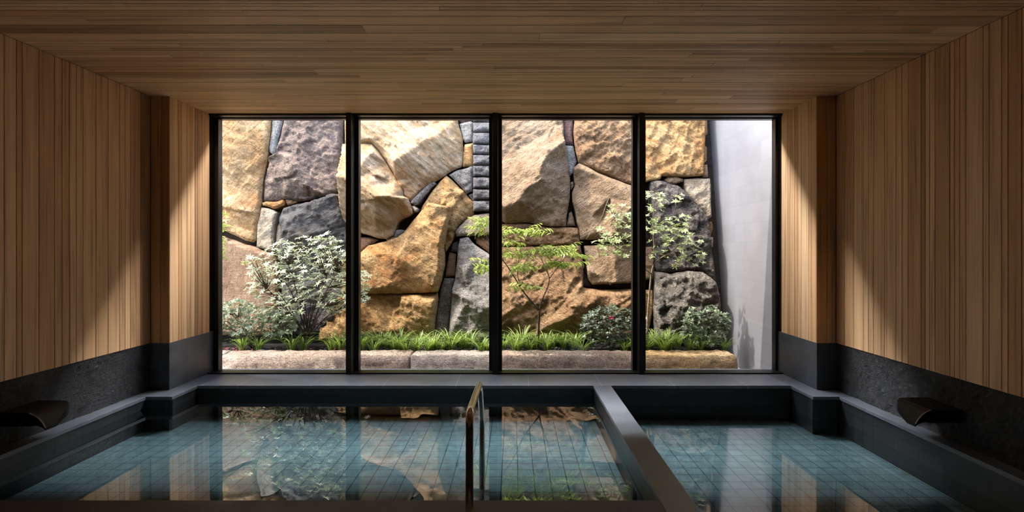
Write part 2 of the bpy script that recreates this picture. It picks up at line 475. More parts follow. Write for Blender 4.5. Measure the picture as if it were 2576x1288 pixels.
# ------------------------------------------------------------------ grab rail
rx = -.1814
def arc_path(pts, r, n=7):
    out = [Vector(pts[0])]
    for a, b, c in zip(pts, pts[1:], pts[2:]):
        a, b, c = Vector(a), Vector(b), Vector(c); u, v = (a - b).normalized(), (c - b).normalized()
        k = min(r, (a - b).length * .45, (c - b).length * .45)
        for i in range(n + 1):
            t = i / n; out.append((b + u * k) * (1 - t) ** 2 + b * 2 * t * (1 - t) + (b + v * k) * t ** 2)
    return out + [Vector(pts[-1])]
rail = thing('grab_rail', 'bent polished metal grab rail at the near edge of the left pool', 'grab rail', (rx, 2.1, 0))
bm = new()
tube(bm, arc_path([(rx, 2.1, 0), (rx, 2.1, .452), (rx, 2.74, .405), (rx, 2.935, .13), (rx, 2.95, ZFL)], .06), .0165, 20)
bmesh.ops.translate(bm, verts=bm.verts, vec=-rail.location)
from_bm('rail_tube', bm, STEEL, rail, True)
bm = new(); tube(bm, [(0, 0, 0), (0, 0, .008), (0, 0, .010)], [.045, .045, .038], 24); from_bm('base_plate', bm, STEEL, rail)

# ------------------------------------------------------------------ spouts
def spout(X, s, y0, y1, side):
    t = thing('water_spout', f'black water spout jutting from the rough dark stone of the {side} wall', 'spout', (X, (y0 + y1) / 2, .13))
    # profile from wall to lip (distance out, height); the far part narrows down to the lip
    prof = [(-.02, .202, .122), (.10, .203, .122), (.18, .202, .120), (.212, .192, .108), (.235, .174, .086), (.255, .15, .058), (.270, .122, .032)]
    bm = new(); ring = []
    yc = (y0 + y1) / 2
    for i, (dx, z, hw) in enumerate(prof):
        zb = z - (.075 if i < 3 else .075 - .058 * (i - 2) / 4)
        ym = yc - (.122 - hw)
        ring.append([bm.verts.new((X + s * dx - X, ym + a * hw - yc, zz - .13)) for a, zz in ((-1, z), (1, z), (1, zb), (-1, zb))])
    for a, b in zip(ring, ring[1:]):
        for k in range(4): bm.faces.new((a[k], a[(k + 1) % 4], b[(k + 1) % 4], b[k]))
    bm.faces.new(ring[0]); bm.faces.new(ring[-1][::-1]); bmesh.ops.recalc_face_normals(bm, faces=bm.faces)
    from_bm('body', bm, SPOUT, t)
    bm = new(); pts = []
    for i, (dx, z, hw) in enumerate(prof[2:]):
        pts.append((s * dx, -.123, z - .13 - (.004 if i else 0)))
    tube(bm, pts, [.0036, .0034, .0034, .0032, .0030], 8)
    o = from_bm('lip_edge', bm, LIP, t, True); o['label'] = 'thin pale metal edge of the lip'
spout(XL, 1, 2.87, 3.115, 'left')
spout(XR, -1, 2.93, 3.175, 'right')

# ------------------------------------------------------------------ window wall
YG = 4.71
mull = [-2.735, -1.4786, -.1657, 1.151, 2.417]
for i in range(4):
    a, b = mull[i], mull[i + 1]
    ha = .030 if i == 0 else .059; hb = .018 if i == 3 else .059
    bm = new()
    box(bm, a - (.018 if i == 0 else 0), a + ha, 4.68, 4.745, -.012, 2.345)
    box(bm, b - hb, b + (.008 if i == 3 else 0), 4.68, 4.745, -.012, 2.345)
    box(bm, a + ha, b - hb, 4.68, 4.745, -.012, .004)
    box(bm, a + ha, b - hb, 4.68, 4.745, 2.318, 2.345)
    w = struct('window_%d' % (i + 1), bm, FRAME)
    bm = new(); box(bm, a + ha - .004, b - hb + .004, YG, YG + .012, 0, 2.322)
    struct('pane', bm, GLASS, w)
    if i < 3:
        bm = new(); box(bm, b - .024, b + .024, 4.575, 4.68, -.004, 2.345); bevel(bm, .002)
        struct('mullion_fin', bm, FRAME, w)
    bm = new(); box(bm, a - .015, b + .015, 4.59, 4.685, -.004, .012); struct('sill_track', bm, FRAME, w)
    bm = new(); box(bm, a - .01, b + .005, 4.60, 4.68, 2.327, 2.345); struct('head_track', bm, FRAME, w)

# ------------------------------------------------------------------ garden ground and walls
bm = new(); box(bm, -5.5, 2.6, YW + .16, 7.2, -.5, -.18)
struct('ground', bm, slate_mat('garden_paving', (.58, .57, .56), .7, (.6, .6, .003, .6), var=.1))  # unseen paving, its pale tone added to bounce light onto the ceiling
t = NT('grey_wall_tile'); b_ = t.bsdf(rough=.62, spec=.35)
uvn = t.obj(uv=True)
br = t.n('TexBrick', _offset=.5); br.inputs['Scale'].default_value = 1.; br.inputs['Brick Width'].default_value = .6; br.inputs['Row Height'].default_value = .2
br.inputs['Mortar Size'].default_value = .0015; br.inputs['Color1'].default_value = (.185, .19, .207, 1); br.inputs['Color2'].default_value = (.205, .21, .228, 1); br.inputs['Mortar'].default_value = (.155, .16, .175, 1)
t.l(uvn, br.inputs['Vector'])
nn = t.noise(uvn, 5, 5, .6)
t.l(t.mix(1., br.outputs['Color'], t.ramp(nn, [(.3, (.93, .93, .93)), (.7, (1.06, 1.06, 1.06))]), 'MULTIPLY'), b_.inputs['Base Color'])
t.bump(b_, t.math('ADD', t.math('MULTIPLY', br.outputs['Fac'], -.5), t.math('MULTIPLY', t.noise(uvn, 40, 4), .3)), .12, .004)
bm = new(); box(bm, 2.47, 2.62, YW + .17, 6.9, -.4, 3.4)
for f in bm.faces:
    for lp in f.loops: lp[bm.loops.layers.uv['UVMap']].uv = (lp.vert.co.y, lp.vert.co.z)
struct('wall_garden', bm, t.m)

def wall_y(z): return 5.8 + .17 * z
def on_wall(x, y):
    dx, dz = (x - VX) / F, (VY - y) / F
    Y = (5.8 + .17 * CZ) / (1 - .17 * dz)
    return (dx * Y, CZ + Y * dz)
ROCKBACK = rock_mat('rubble_backing', [(.3, (.03, .026, .022)), (.55, (.07, .06, .05)), (.75, (.12, .10, .08))], 4.)
TOPROCK = rock_mat('upper_masonry', [(.3, (.22, .17, .11)), (.55, (.42, .33, .22)), (.75, (.55, .46, .34))], 2.)
bm = new()
for z0, z1, o in ((-.3, 3.35, .17), (3.35, 4.6, .0)):
    y0, y1 = wall_y(z0) + o, wall_y(z1) + o
    for q in ([(-5.5, y0, z0), (2.5, y0, z0), (2.5, y1, z1), (-5.5, y1, z1)], [(2.5, y0 + .4, z0), (-5.5, y0 + .4, z0), (-5.5, y1 + .4, z1), (2.5, y1 + .4, z1)],
              [(-5.5, y1, z1), (2.5, y1, z1), (2.5, y1 + .4, z1), (-5.5, y1 + .4, z1)], [(-5.5, y0, z0), (-5.5, y0 + .4, z0), (2.5, y0 + .4, z0), (2.5, y0, z0)],
              [(-5.5, y0 + .4, z0), (-5.5, y0, z0), (-5.5, y1, z1), (-5.5, y1 + .4, z1)], [(2.5, y0, z0), (2.5, y0 + .4, z0), (2.5, y1 + .4, z1), (2.5, y1, z1)]):
        quad(bm, q, None, mi=(1 if z0 > 3 else 0))
struct('wall_back', bm, [ROCKBACK, TOPROCK])

# ------------------------------------------------------------------ boulders of the retaining wall
CR = {'A': (530, 290, 3.903), 'B': (530, 560, 3.303), 'C': (890, 290, 3.903), 'D': (890, 580, 3.481),
      'E': (1250, 290, 3.903), 'F': (1250, 560, 3.303), 'G': (1610, 290, 3.903), 'H': (1610, 580, 3.481)}
def tr(spec):
    """'A:x,y x,y B:x,y' traced outline -> metres on the wall"""
    out = []; k = 'A'
    for tok in spec.split():
        if ':' in tok: k, tok = tok.split(':')
        v = [float(q) for q in tok.split(',')]
        ox, oy, s = CR[k]
        out.append((on_wall(ox + v[0] / s, oy + v[1] / s), v[2] if len(v) > 2 else None))
    return out

def rock(name, label, mat, spec, off=.0, bulge=.05, rad=.10, amp=.012, ridges=(), chip=.7, terr=.9, strata=0., stretch=1., step=.0175, seed=1, hb=None, freq=7., parent=None, sharp=.025, cat='boulder', group=None):
    poly = [Vector(p) for p, _ in tr(spec)]
    heights = [h for _, h in tr(spec)]
    # resample outline, slightly ragged
    P = []; H = []
    for i, a in enumerate(poly):
        b = poly[(i + 1) % len(poly)]; L = (b - a).length; n = max(1, int(L / step))
        ha = heights[i] or 0.; hb_ = heights[(i + 1) % len(poly)] or 0.
        for k in range(n):
            q = a.lerp(b, k / n); v = Vector((q.x * 9, q.y * 9, seed * 3.1))
            w = .007 if 0 < k else .003
            q = q + Vector((noise.noise(v), noise.noise(v + Vector((7, 3, 1))))) * w
            P.append(q); H.append(ha + (hb_ - ha) * k / n)
    Pn = np.array([(p.x, p.y) for p in P]); Qn = np.roll(Pn, -1, axis=0)
    x0, y0 = Pn.min(0); x1, y1 = Pn.max(0)
    gx, gy = np.meshgrid(np.arange(x0, x1, step), np.arange(y0, y1, step * .92))
    gx = gx + (np.arange(gx.shape[0])[:, None] % 2) * step * .5
    rs = np.random.RandomState(seed); g = np.stack([gx.ravel(), gy.ravel()], 1) + rs.uniform(-.25, .25, (gx.size, 2)) * step
    def inside(g):
        c = np.zeros(len(g), bool)
        for (ax, ay), (bx, by) in zip(Pn, Qn):
            if ay == by: continue
            c ^= ((ay > g[:, 1]) != (by > g[:, 1])) & (g[:, 0] < (bx - ax) * (g[:, 1] - ay) / (by - ay) + ax)
        return c
    def dist(g):
        d = np.full(len(g), 9.)
        for a, b in zip(Pn, Qn):
            ab = b - a; t = np.clip(((g - a) @ ab) / max(ab @ ab, 1e-12), 0, 1)
            d = np.minimum(d, np.hypot(*(g - a - t[:, None] * ab).T))
        return d
    g = g[inside(g)]; 
    if len(g): g = g[dist(g) > step * .6]
    # facet field: coarse triangulation through the ridge lines
    cv = [p.copy() for p in poly]; ch = [h or 0. for h in heights]; ce = [(i, (i + 1) % len(poly)) for i in range(len(poly))]
    fine_pts = []; fine_edges = []
    for rd in ridges:
        pts = tr(rd); s0 = len(cv)
        for i, (p, h) in enumerate(pts):
            cv.append(Vector(p)); ch.append(h or 0.)
            if i: ce.append((s0 + i - 1, s0 + i))
    cvo, _, cfo, cov, _, _ = geometry.delaunay_2d_cdt(cv, ce, [], 0, 1e-5)
    coh = []
    for k, v in enumerate(cvo):
        if cov[k]: coh.append(ch[cov[k][0]])
        else:
            j = min(range(len(cv)), key=lambda q: (cv[q] - v).length); coh.append(ch[j])
    tri = []
    for f in cfo:
        for k in range(1, len(f) - 1): tri.append((f[0], f[k], f[k + 1]))
    V = np.array([(v.x, v.y) for v in cvo]); Hh = np.array(coh)
    def facet(g):
        out = np.zeros(len(g)); best = np.full(len(g), -9.)
        for a, b, c in tri:
            A, B, C = V[a], V[b], V[c]; den = (B[1] - C[1]) * (A[0] - C[0]) + (C[0] - B[0]) * (A[1] - C[1])
            if abs(den) < 1e-12: continue
            l0 = ((B[1] - C[1]) * (g[:, 0] - C[0]) + (C[0] - B[0]) * (g[:, 1] - C[1])) / den
            l1 = ((C[1] - A[1]) * (g[:, 0] - C[0]) + (A[0] - C[0]) * (g[:, 1] - C[1])) / den
            m = np.minimum(np.minimum(l0, l1), 1 - l0 - l1)
            sel = m > best
            out[sel] = (l0 * Hh[a] + l1 * Hh[b] + (1 - l0 - l1) * Hh[c])[sel]; best[sel] = m[sel]
        return out
    verts = [Vector(p) for p in P] + [Vector(q) for q in g]
    edges = [(i, (i + 1) % len(P)) for i in range(len(P))]
    vo, eo, fo, ov, _, _ = geometry.delaunay_2d_cdt(verts, edges, [list(range(len(P)))], 1, 1e-5)
    G = np.array([(v.x, v.y) for v in vo]); D = dist(G); FH = facet(G)
    ca, sa = math.cos(strata), math.sin(strata)
    rad *= .32
    h = off + FH + bulge * .35 * (1 - (1 - np.clip(D / rad, 0, 1)) ** 2) - .009 * np.exp(-D / (sharp * .5))
    bm = bmesh.new(); bv = []
    for k, v in enumerate(vo):
        u, w = v.x * ca + v.y * sa, (-v.x * sa + v.y * ca) * stretch
        q = Vector((u * freq, seed * 5.3, w * freq))
        e = min(1., D[k] / .05) * .8 + .2
        r = noise.fractal(q, .75, 2.05, 6) + .8 * abs(noise.noise(q * .55))
        r *= .8
        tt = w * 4.2 + 1.1 * noise.noise(q * .35) + .35 * noise.noise(q * 1.3); fr = tt - math.floor(tt)
        r += terr * (fr ** 1.5 - .4) * (.6 + .8 * noise.noise(Vector((u * 2.1, seed * 1.9, math.floor(tt) * 3.7))))
        for sc, wt in ((3.2, 1.), (9., .42)):              # broken, planar chips: every cell tilts its own way
            vq = Vector((u * sc, seed * 2.7, w * sc))
            _, cp = noise.voronoi(vq); c0 = Vector(cp[0])
            tv = noise.noise_vector(c0 * 7.31 + Vector((seed, 1.7, 3.1)))
            r += chip * 3. * wt * (tv.x * (vq.x - c0.x) + tv.z * (vq.z - c0.z) + .25 * tv.y)
        hh = float(h[k]) + r * amp * e
        bv.append(bm.verts.new((v.x, wall_y(v.y) - hh, v.y)))
    for f in fo:
        try: bm.faces.new([bv[i] for i in f])
        except ValueError: pass
    bmesh.ops.recalc_face_normals(bm, faces=bm.faces)
    if sum(f.normal.y for f in bm.faces) > 0: bmesh.ops.reverse_faces(bm, faces=bm.faces)
    be = [e for e in bm.edges if e.is_boundary]
    for e in be: e.smooth = False
    ex = bmesh.ops.extrude_edge_only(bm, edges=be)
    nv = [q for q in ex['geom'] if isinstance(q, bmesh.types.BMVert)]
    cx, cz = G.mean(0)
    for q in nv:
        q.co.y = wall_y(q.co.z) + .16
        q.co.x += (cx - q.co.x) * .04; q.co.z += (cz - q.co.z) * .04
    bl = [e for e in bm.edges if e.is_boundary]
    try: bmesh.ops.contextual_create(bm, geom=bl)
    except Exception: pass
    loc = Vector((cx, wall_y(cz), cz))
    for f in bm.faces: f.smooth = len(f.verts) < 8
    if parent is not None:
        bmesh.ops.translate(bm, verts=bm.verts, vec=-parent.location)
        return from_bm(name, bm, mat, parent)
    o = from_bm(name, bm, mat, loc=loc)
    return tag(o, label, cat, group)

OCHRE = rock_mat('ochre_sandstone', [(.30, (.16, .085, .035)), (.43, (.38, .22, .09)), (.54, (.55, .37, .19)), (.68, (.62, .50, .35)), (.82, (.50, .44, .36))], 1.7, strata=.9, stretch=.45, stain=(.42, .20, .07), seed=1.)
PURPLE = rock_mat('purple_brown_stone', [(.32, (.10, .075, .065)), (.46, (.26, .19, .15)), (.58, (.40, .30, .23)), (.75, (.55, .45, .37))], 2.6, strata=-.3, stretch=1.2, stain=(.14, .11, .115), seed=5., bumpd=.03)
CREAM = rock_mat('cream_banded_stone', [(.30, (.20, .11, .05)), (.43, (.38, .25, .125)), (.54, (.50, .375, .235)), (.68, (.57, .475, .35)), (.82, (.42, .37, .31))], 1.7, strata=-.75, stretch=3., stain=(.50, .29, .13), seed=9., fine=.25, bumpd=.012)
GOLD = rock_mat('golden_rock', [(.30, (.17, .085, .03)), (.43, (.40, .225, .085)), (.55, (.56, .36, .16)), (.70, (.63, .47, .27)), (.85, (.48, .40, .30))], 2.1, strata=-.6, stretch=1.5, stain=(.44, .19, .055), seed=13.)
ORANGE = rock_mat('rust_rock', [(.32, (.17, .09, .045)), (.45, (.37, .215, .105)), (.57, (.50, .32, .17)), (.75, (.57, .44, .30))], 2.2, strata=-.7, stretch=1.6, stain=(.20, .12, .075), seed=17., bumpd=.03)
TAN = rock_mat('tan_rock', [(.30, (.20, .12, .065)), (.44, (.35, .23, .13)), (.56, (.45, .325, .205)), (.75, (.52, .42, .30))], 2.4, strata=.6, stretch=1.6, stain=(.34, .25, .16), seed=21., bumpd=.028)
BEIGE = rock_mat('beige_stone', [(.32, (.30, .23, .15)), (.46, (.46, .38, .27)), (.60, (.56, .49, .38)), (.8, (.62, .57, .47))], 3., strata=.8, stretch=1.5, seed=25.)
GREY = rock_mat('grey_stone', [(.32, (.16, .15, .13)), (.46, (.30, .285, .26)), (.60, (.42, .40, .37)), (.8, (.52, .50, .47))], 4., stretch=1., seed=29., fine=.8)
DARK = rock_mat('dark_slate_rock', [(.32, (.030, .030, .032)), (.47, (.075, .074, .075)), (.60, (.14, .135, .13)), (.78, (.26, .24, .22))], 2.6, strata=.4, stretch=1.3, stain=(.13, .10, .08), seed=33., rough=.6)
LICHEN = rock_mat('lichened_rock', [(.33, (.035, .032, .036)), (.46, (.12, .112, .108)), (.56, (.27, .25, .215)), (.72, (.46, .43, .37))], 4.2, stretch=1., stain=(.05, .045, .052), seed=37., fine=.9, bumpd=.05)
BROWN = rock_mat('smooth_brown_stone', [(.32, (.15, .085, .048)), (.47, (.24, .145, .085)), (.6, (.31, .205, .13)), (.8, (.40, .30, .21))], 1.6, strata=0, stretch=.4, seed=41., fine=.4, bumpd=.008)
LICHEN2 = rock_mat('pale_lichened_rock', [(.33, (.06, .055, .052)), (.45, (.20, .185, .165)), (.55, (.36, .33, .28)), (.72, (.52, .48, .40))], 4.2, stretch=1., stain=(.07, .064, .066), seed=67., fine=.9, bumpd=.05)
POST = rock_mat('grey_brown_stone', [(.33, (.08, .07, .06)), (.47, (.165, .145, .12)), (.60, (.25, .225, .19)), (.8, (.36, .33, .29))], 3., stretch=.5, seed=71., fine=.7)
RED = rock_mat('dark_red_stone', [(.32, (.10, .05, .045)), (.5, (.19, .11, .10)), (.75, (.30, .20, .18))], 4., stretch=2., seed=45.)
PILLAR = rock_mat('chiselled_grey_stone', [(.32, (.11, .108, .108)), (.46, (.22, .213, .212)), (.60, (.33, .32, .31)), (.8, (.46, .44, .42))], 4., stretch=1.4, seed=49., fine=.7, bumpd=.03)

rock('boulder', 'tall ochre slab of wavy sandstone at the far left of the garden wall', OCHRE,
     'A:-520,-320 640,-320 612,30 600,200 580,330 572,420 547,560 527,700 517,860 507,905 497,1000 472,1100 465,1225 440,1248 360,1230 250,1175 150,1135 60,1100 -520,950', .05, .07, .10, .024,
     ('A:150,-200,.06 330,40,.08 350,300,.07 300,560,.075 290,760,.04 320,960,.05', 'A:60,490,.04 220,455,.09 310,490,.08 370,580,.05', 'A:60,370,.02 190,265,.07 310,300,.08'), strata=1.1, stretch=.45, seed=1, freq=4.5)
rock('boulder', 'narrow pale wedge stone beside the tall ochre slab, high in first pane', GREY,
     'A:615,-320 725,-320 715,60 690,180 665,270 650,370 625,395 590,368 583,330 600,200 612,60', .03, .05, .06, .01, seed=2)
rock('boulder', 'big purple-brown boulder filling the upper right of the first pane', PURPLE,
     'A:728,-320 1305,-320 1305,760 1180,790 1060,805 1000,832 860,852 800,828 720,825 600,852 526,850 530,700 552,570 582,470 600,432 640,402 655,335 680,260 700,170 722,60', .02, .06, .1, .034,
     ('A:600,435,.10 720,388,.15 830,440,.16 900,520,.155 950,610,.14 1000,690,.11 1045,745,.08', 'A:700,440,.10 760,600,.11 800,760,.12 860,820,.06', 'A:720,360,.03 850,400,.05 930,500,.04 1060,700,.02', 'A:1080,100,.06 1180,330,.085 1260,380,.05'), seed=3, freq=6)
rock('boulder', 'slim tan stone edge behind the first mullion', TAN, 'A:1315,300 1460,280 1460,740 1310,755', .0, .04, .06, .01, seed=4)
rock('boulder', 'small flat golden stone chinked under the purple-brown boulder', GOLD, 'A:520,862 560,850 650,852 720,832 742,850 740,885 690,905 640,925 590,905 530,890', .05, .04, .05, .008, seed=5)
rock('boulder', 'smallest rust chip above the dark slate boulder', ORANGE, 'A:738,832 800,832 852,852 765,888 748,862', .02, .03, .05, .008, seed=6)
rock('boulder', 'upright beige block left of the dark slate boulder', BEIGE, 'A:515,908 590,918 640,937 667,955 655,1050 641,1120 632,1230 640,1290 620,1345 465,1290 470,1200 475,1090 500,990', .05, .05, .06, .012, seed=7)
rock('boulder', 'thin beige sliver between upright block and dark slate boulder', BEIGE, 'A:672,1060 705,1092 712,1190 690,1300 642,1330 641,1180 655,1090', .01, .03, .05, .01, seed=8)
rock('boulder', 'large dark slate boulder behind the white-leaved bush', DARK,
     'A:692,985 730,908 860,878 1000,852 1110,812 1250,775 1320,765 1460,758 1460,1500 B:1080,680 1050,790 1010,900 800,940 580,900 585,700 600,480 590,330 560,240 A:700,1235 712,1190 715,1105 690,1080 680,1020', .03, .08, .12, .02,
     ('A:715,1110,.04 830,1040,.15 940,985,.17 1000,960,.12', 'A:700,1235,.05 790,1140,.15 850,1140,.17 950,1060,.16', 'A:760,930,.06 860,890,.10 1000,860,.12 1250,785,.10', 'A:820,960,.07 940,930,.09'), strata=.4, stretch=1.4, seed=9)
rock('boulder', 'smooth brown slab with a bright slanting top at lower left of the first pane', BROWN,
     'B:-440,20 50,95 200,140 300,180 350,187 440,225 475,240 548,262 580,420 572,700 560,930 -440,930', .05, .06, .06, .008, ('B:-300,75,.06 60,125,.07 200,165,.07 340,215,.07 450,255,.06',), chip=.1, terr=.1, seed=10, freq=3)
# second pane
rock('boulder', 'huge cream banded boulder across the top of the second pane', CREAM,
     'C:-80,-320 1010,-320 1020,40 1040,130 1075,240 1080,330 1060,512 1000,540 930,572 860,627 810,655 745,690 640,770 567,845 500,790 490,740 430,640 350,500 260,370 190,290 -80,290', .04, .05, .08, .018,
     ('C:230,280,.06 330,340,.10 440,490,.20 480,460,.22 560,405,.22 640,350,.20 720,285,.19 820,240,.16', 'C:60,260,.02 200,255,.08 380,215,.09 560,170,.08', 'C:450,700,.04 620,640,.06 740,610,.08'), strata=-.7, stretch=3., seed=11, freq=4.)
rock('boulder', 'white-topped overhanging boulder low on the left side of the second pane', CREAM,
     'C:-100,288 190,288 258,370 348,500 428,640 488,740 498,795 548,825 580,920 588,965 540,998 480,1022 442,1060 425,1110 400,1180 330,1218 250,1208 60,1150 -100,1110', .06, .03, .06, .016,
     ('C:-80,640,.27 60,670,.28 180,760,.31 300,825,.32 440,825,.30 545,840,.22', 'C:-50,520,.14 60,495,.14 180,430,.15 240,385,.14 340,420,.10', 'C:-60,1090,.0 240,1160,.01 400,1100,.0 560,950,.03'), strata=-.5, stretch=2., seed=12, freq=5.)
rock('boulder', 'long grey wedge stone leaning between cream boulders', GREY, 'C:745,657 800,655 817,680 760,722 700,792 632,880 602,888 562,860 590,822 660,752', .05, .05, .06, .012, seed=13)
rock('boulder', 'small knobbly chip at the foot of the long grey wedge', BEIGE, 'C:572,892 600,888 638,920 633,945 600,955 588,930', .04, .04, .05, .008, seed=14)
rock('boulder', 'square grey stone beside the top of the chiselled pillar', GREY, 'C:1042,88 1150,66 1170,80 1170,258 1100,273 1080,250 1060,170', .03, .05, .06, .012, seed=15)
rock('boulder', 'red-brown stone above the square grey stone by the pillar', RED, 'C:1027,-320 1170,-320 1170,58 1060,78 1032,55', .0, .04, .06, .01, seed=16)
rock('boulder', 'bright orange stone left of the chiselled pillar', GOLD, 'C:1092,292 1170,272 1170,500 1072,508 1066,430 1085,350', .03, .04, .06, .01, seed=17)
rock('boulder', 'rough grey kite-shaped stone left of the pillar, above the golden neck', GREY, 'C:937,590 1000,552 1160,507 1172,522 1165,750 1110,775 1060,712 1000,652', .04, .06, .08, .02, seed=18)
rock('boulder', 'tiny grey chip wedged at the lower left of the chiselled pillar', GREY, 'C:1122,782 1165,768 1172,838 1168,838', .02, .02, .04, .006, seed=19)
rock('boulder', 'peaked golden boulder behind the leaning slab in the second pane', GOLD,
     'C:910,592 960,632 1050,722 1110,782 1170,845 1185,900 1185,980 1110,1020 1030,1085 1000,1140 975,1230 930,1300 905,1340 850,1200 760,1050 655,960 680,888 730,805 790,722 830,672', .02, .05, .09, .024,
     ('C:985,780,.12 1000,900,.12 985,1040,.08 960,1180,.05', 'C:910,640,.07 960,720,.11 1080,770,.09'), strata=.9, stretch=1.3, seed=20)
rock('boulder', 'great leaning golden slab in the middle of the second pane', GOLD,
     'C:742,860 860,886 950,902 985,880 970,980 935,1120 908,1250 D:800,130 805,300 782,420 748,532 600,543 330,546 60,546 -80,546 -80,250 50,215 150,130 300,95 400,60 450,25 C:560,1085 640,990 700,920', .10, .05, .07, .014,
     ('C:755,885,.16 850,905,.17 970,905,.17', 'C:960,960,.14 910,1120,.15 D:770,140,.13 770,320,.12 720,470,.10', 'C:780,1060,.13 600,1150,.12 D:430,230,.13 340,470,.10', 'D:100,250,.08 280,200,.11 250,330,.09'), strata=-.6, stretch=1.4, seed=21, freq=5.5)
rock('boulder', 'low golden boulder with a raised square lump beneath the leaning slab', GOLD,
     'D:-150,556 330,556 600,552 738,543 745,600 722,760 700,960 -300,960 -300,700', .03, .05, .08, .022,
     ('D:445,566,.13 435,650,.13 375,695,.10 330,860,.10', 'D:425,560,.01 412,650,.015 360,680,.02', 'D:560,555,.13 640,620,.15 720,600,.12', 'D:600,800,.10 690,760,.10'), strata=-.3, seed=22)
rock('boulder', 'dark chip at the top of the joint right of the leaning slab', DARK, 'D:858,112 912,88 915,120 908,190 850,182', -.02, .04, .05, .01, seed=23)
rock('boulder', 'shaded brown filler stone standing on the upright post stone', BROWN, 'D:835,192 892,207 885,400 798,408 815,300', -.03, .03, .05, .008, seed=24)
rock('boulder', 'grey-brown upright post stone at the right foot of the leaning slab', POST, 'D:790,417 870,417 880,432 865,560 850,700 832,850 812,960 702,960 712,800 740,655 767,480', .0, .06, .06, .012, seed=25)
rock('boulder', 'lumpy grey-brown boulder at the lower right of the second pane', GREY,
     'D:932,72 1000,52 1060,120 1190,210 1216,222 1216,960 830,960 842,820 852,700 868,560 888,422 908,250 922,120', .05, .07, .1, .026,
     ('D:870,540,.08 960,560,.12 965,680,.10 900,790,.12', 'D:980,700,.08 1100,640,.16 1205,650,.14', 'D:1000,330,.08 990,500,.06'), seed=26, freq=8)
rock('boulder', 'rust-brown stone on the shoulder of the lumpy grey-brown boulder', ORANGE, 'D:1062,47 1190,42 1216,42 1216,216 1195,202 1075,112', .0, .05, .07, .02, seed=27)
rock('boulder', 'smooth flat grey-beige slab under the chiselled pillar', BEIGE, 'C:1002,1135 1040,1090 1110,1026 1190,980 1300,965 1362,962 1362,1178 1250,1178 1012,1192', .05, .06, .07, .008, chip=.1, terr=.1, seed=28)
rock('boulder', 'brown rubble stone at the far left of the second pane', BROWN, 'C:-60,1185 150,1200 228,1222 D:212,85 150,128 50,205 -60,225', .0, .05, .06, .015, seed=29)
rock('boulder', 'small pale chip under the white-topped boulder', BEIGE, 'D:286,72 353,52 360,75 292,90', .03, .02, .04, .006, seed=30)
rock('boulder', 'small round grey stone tucked above the leaning slab', GREY, 'C:405,1132 470,1122 500,1134 452,1192 402,1212', .04, .04, .05, .008, seed=31)
# chiselled pillar
pil = thing('stone_pillar', 'narrow pillar of rough chiselled grey blocks rising behind the second mullion', 'pillar', (on_wall(1217, 500)[0], wall_y(1.7), on_wall(1217, 530)[1]))
ys = [-320, -200, -80, 30, 76, 178, 293, 394, 499, 610, 728, 838, 950]
for k, (a, b) in enumerate(zip(ys, ys[1:])):
    rock('block', None, PILLAR, f'C:1174,{a+4} 1360,{a+5} 1360,{b-5} 1176,{b-5}', .06, .07, .045, .024, seed=60 + k, freq=10, parent=pil)
# third pane
rock('boulder', 'great tan boulder with a slanting ridge filling the upper left of the third pane', TAN,
     'E:-30,-320 640,-320 645,40 655,120 660,280 690,450 718,640 715,800 690,950 675,1090 500,1090 300,1055 80,1065 -10,1000 -30,960', .03, .03, .06, .022,
     ('E:-25,480,.02 60,435,.02 240,335,.03 420,240,.05 480,180,.05 560,90,.04 640,60,.03', 'E:655,290,.26 560,370,.30 480,390,.31 440,500,.31 400,620,.30 310,710,.28 220,840,.24 130,918,.20 60,910,.18 -60,880,.15', 'E:630,220,.16 520,300,.17 400,340,.15', 'E:560,950,.05 540,1080,.04'), strata=.5, stretch=1.2, seed=32, freq=8)
rock('boulder', 'dark red upright stone in the top joint of the third pane', RED, 'E:652,-320 757,-320 752,60 742,190 752,288 700,292 664,275 660,150', .0, .05, .06, .012, seed=33)
rock('boulder', 'pale grey wedge under the dark red upright stone', GREY, 'E:672,295 750,302 770,400 785,460 747,520 745,562 718,590 692,470', .0, .04, .06, .008, seed=34)
rock('boulder', 'broad rust-gold boulder at the upper right of the third pane', ORANGE,
     'E:762,-320 1405,-320 1405,730 1330,692 1200,640 1000,570 880,510 795,465 775,390 757,270 750,190 757,60', .04, .06, .08, .034,
     ('E:830,-100,.05 900,130,.08 960,300,.05', 'E:1000,540,.05 1130,430,.08 1320,340,.07'), strata=.6, stretch=1.6, seed=35, freq=7)
rock('boulder', 'tan angular boulder with a bright slanting top edge, centre right of the third pane', TAN,
     'E:745,525 800,477 880,512 1000,577 1330,702 1405,745 1405,1000 1405,1232 1080,1215 812,1222 800,1110 780,1060 760,930 737,850 732,760 762,690 750,640', .06, .03, .05, .012,
     ('E:760,545,.12 850,560,.13 960,610,.14 1060,660,.17 1150,740,.20 1290,890,.22', 'E:1080,830,.16 1088,930,.17 1090,1200,.17', 'E:1075,930,.04 1020,1060,.05 960,1150,.05', 'E:790,900,.05 900,1010,.06'), strata=-.5, stretch=1.4, seed=36)
rock('boulder', 'tan block with a vertical bright arris right of the dark joint in the third pane', TAN,
     'F:720,192 960,180 1120,172 1180,172 1180,502 1110,500 960,505 785,514 755,470 740,330', .05, .03, .05, .012,
     ('F:955,190,.11 960,500,.11', 'F:940,190,.08 942,500,.08', 'F:760,400,.06 850,430,.065'), seed=37)
rock('boulder', 'small triangular filler stone in the middle joint of the third pane', TAN, 'E:692,1062 712,960 735,942 770,1082 692,1086', -.02, .03, .05, .008, seed=38)
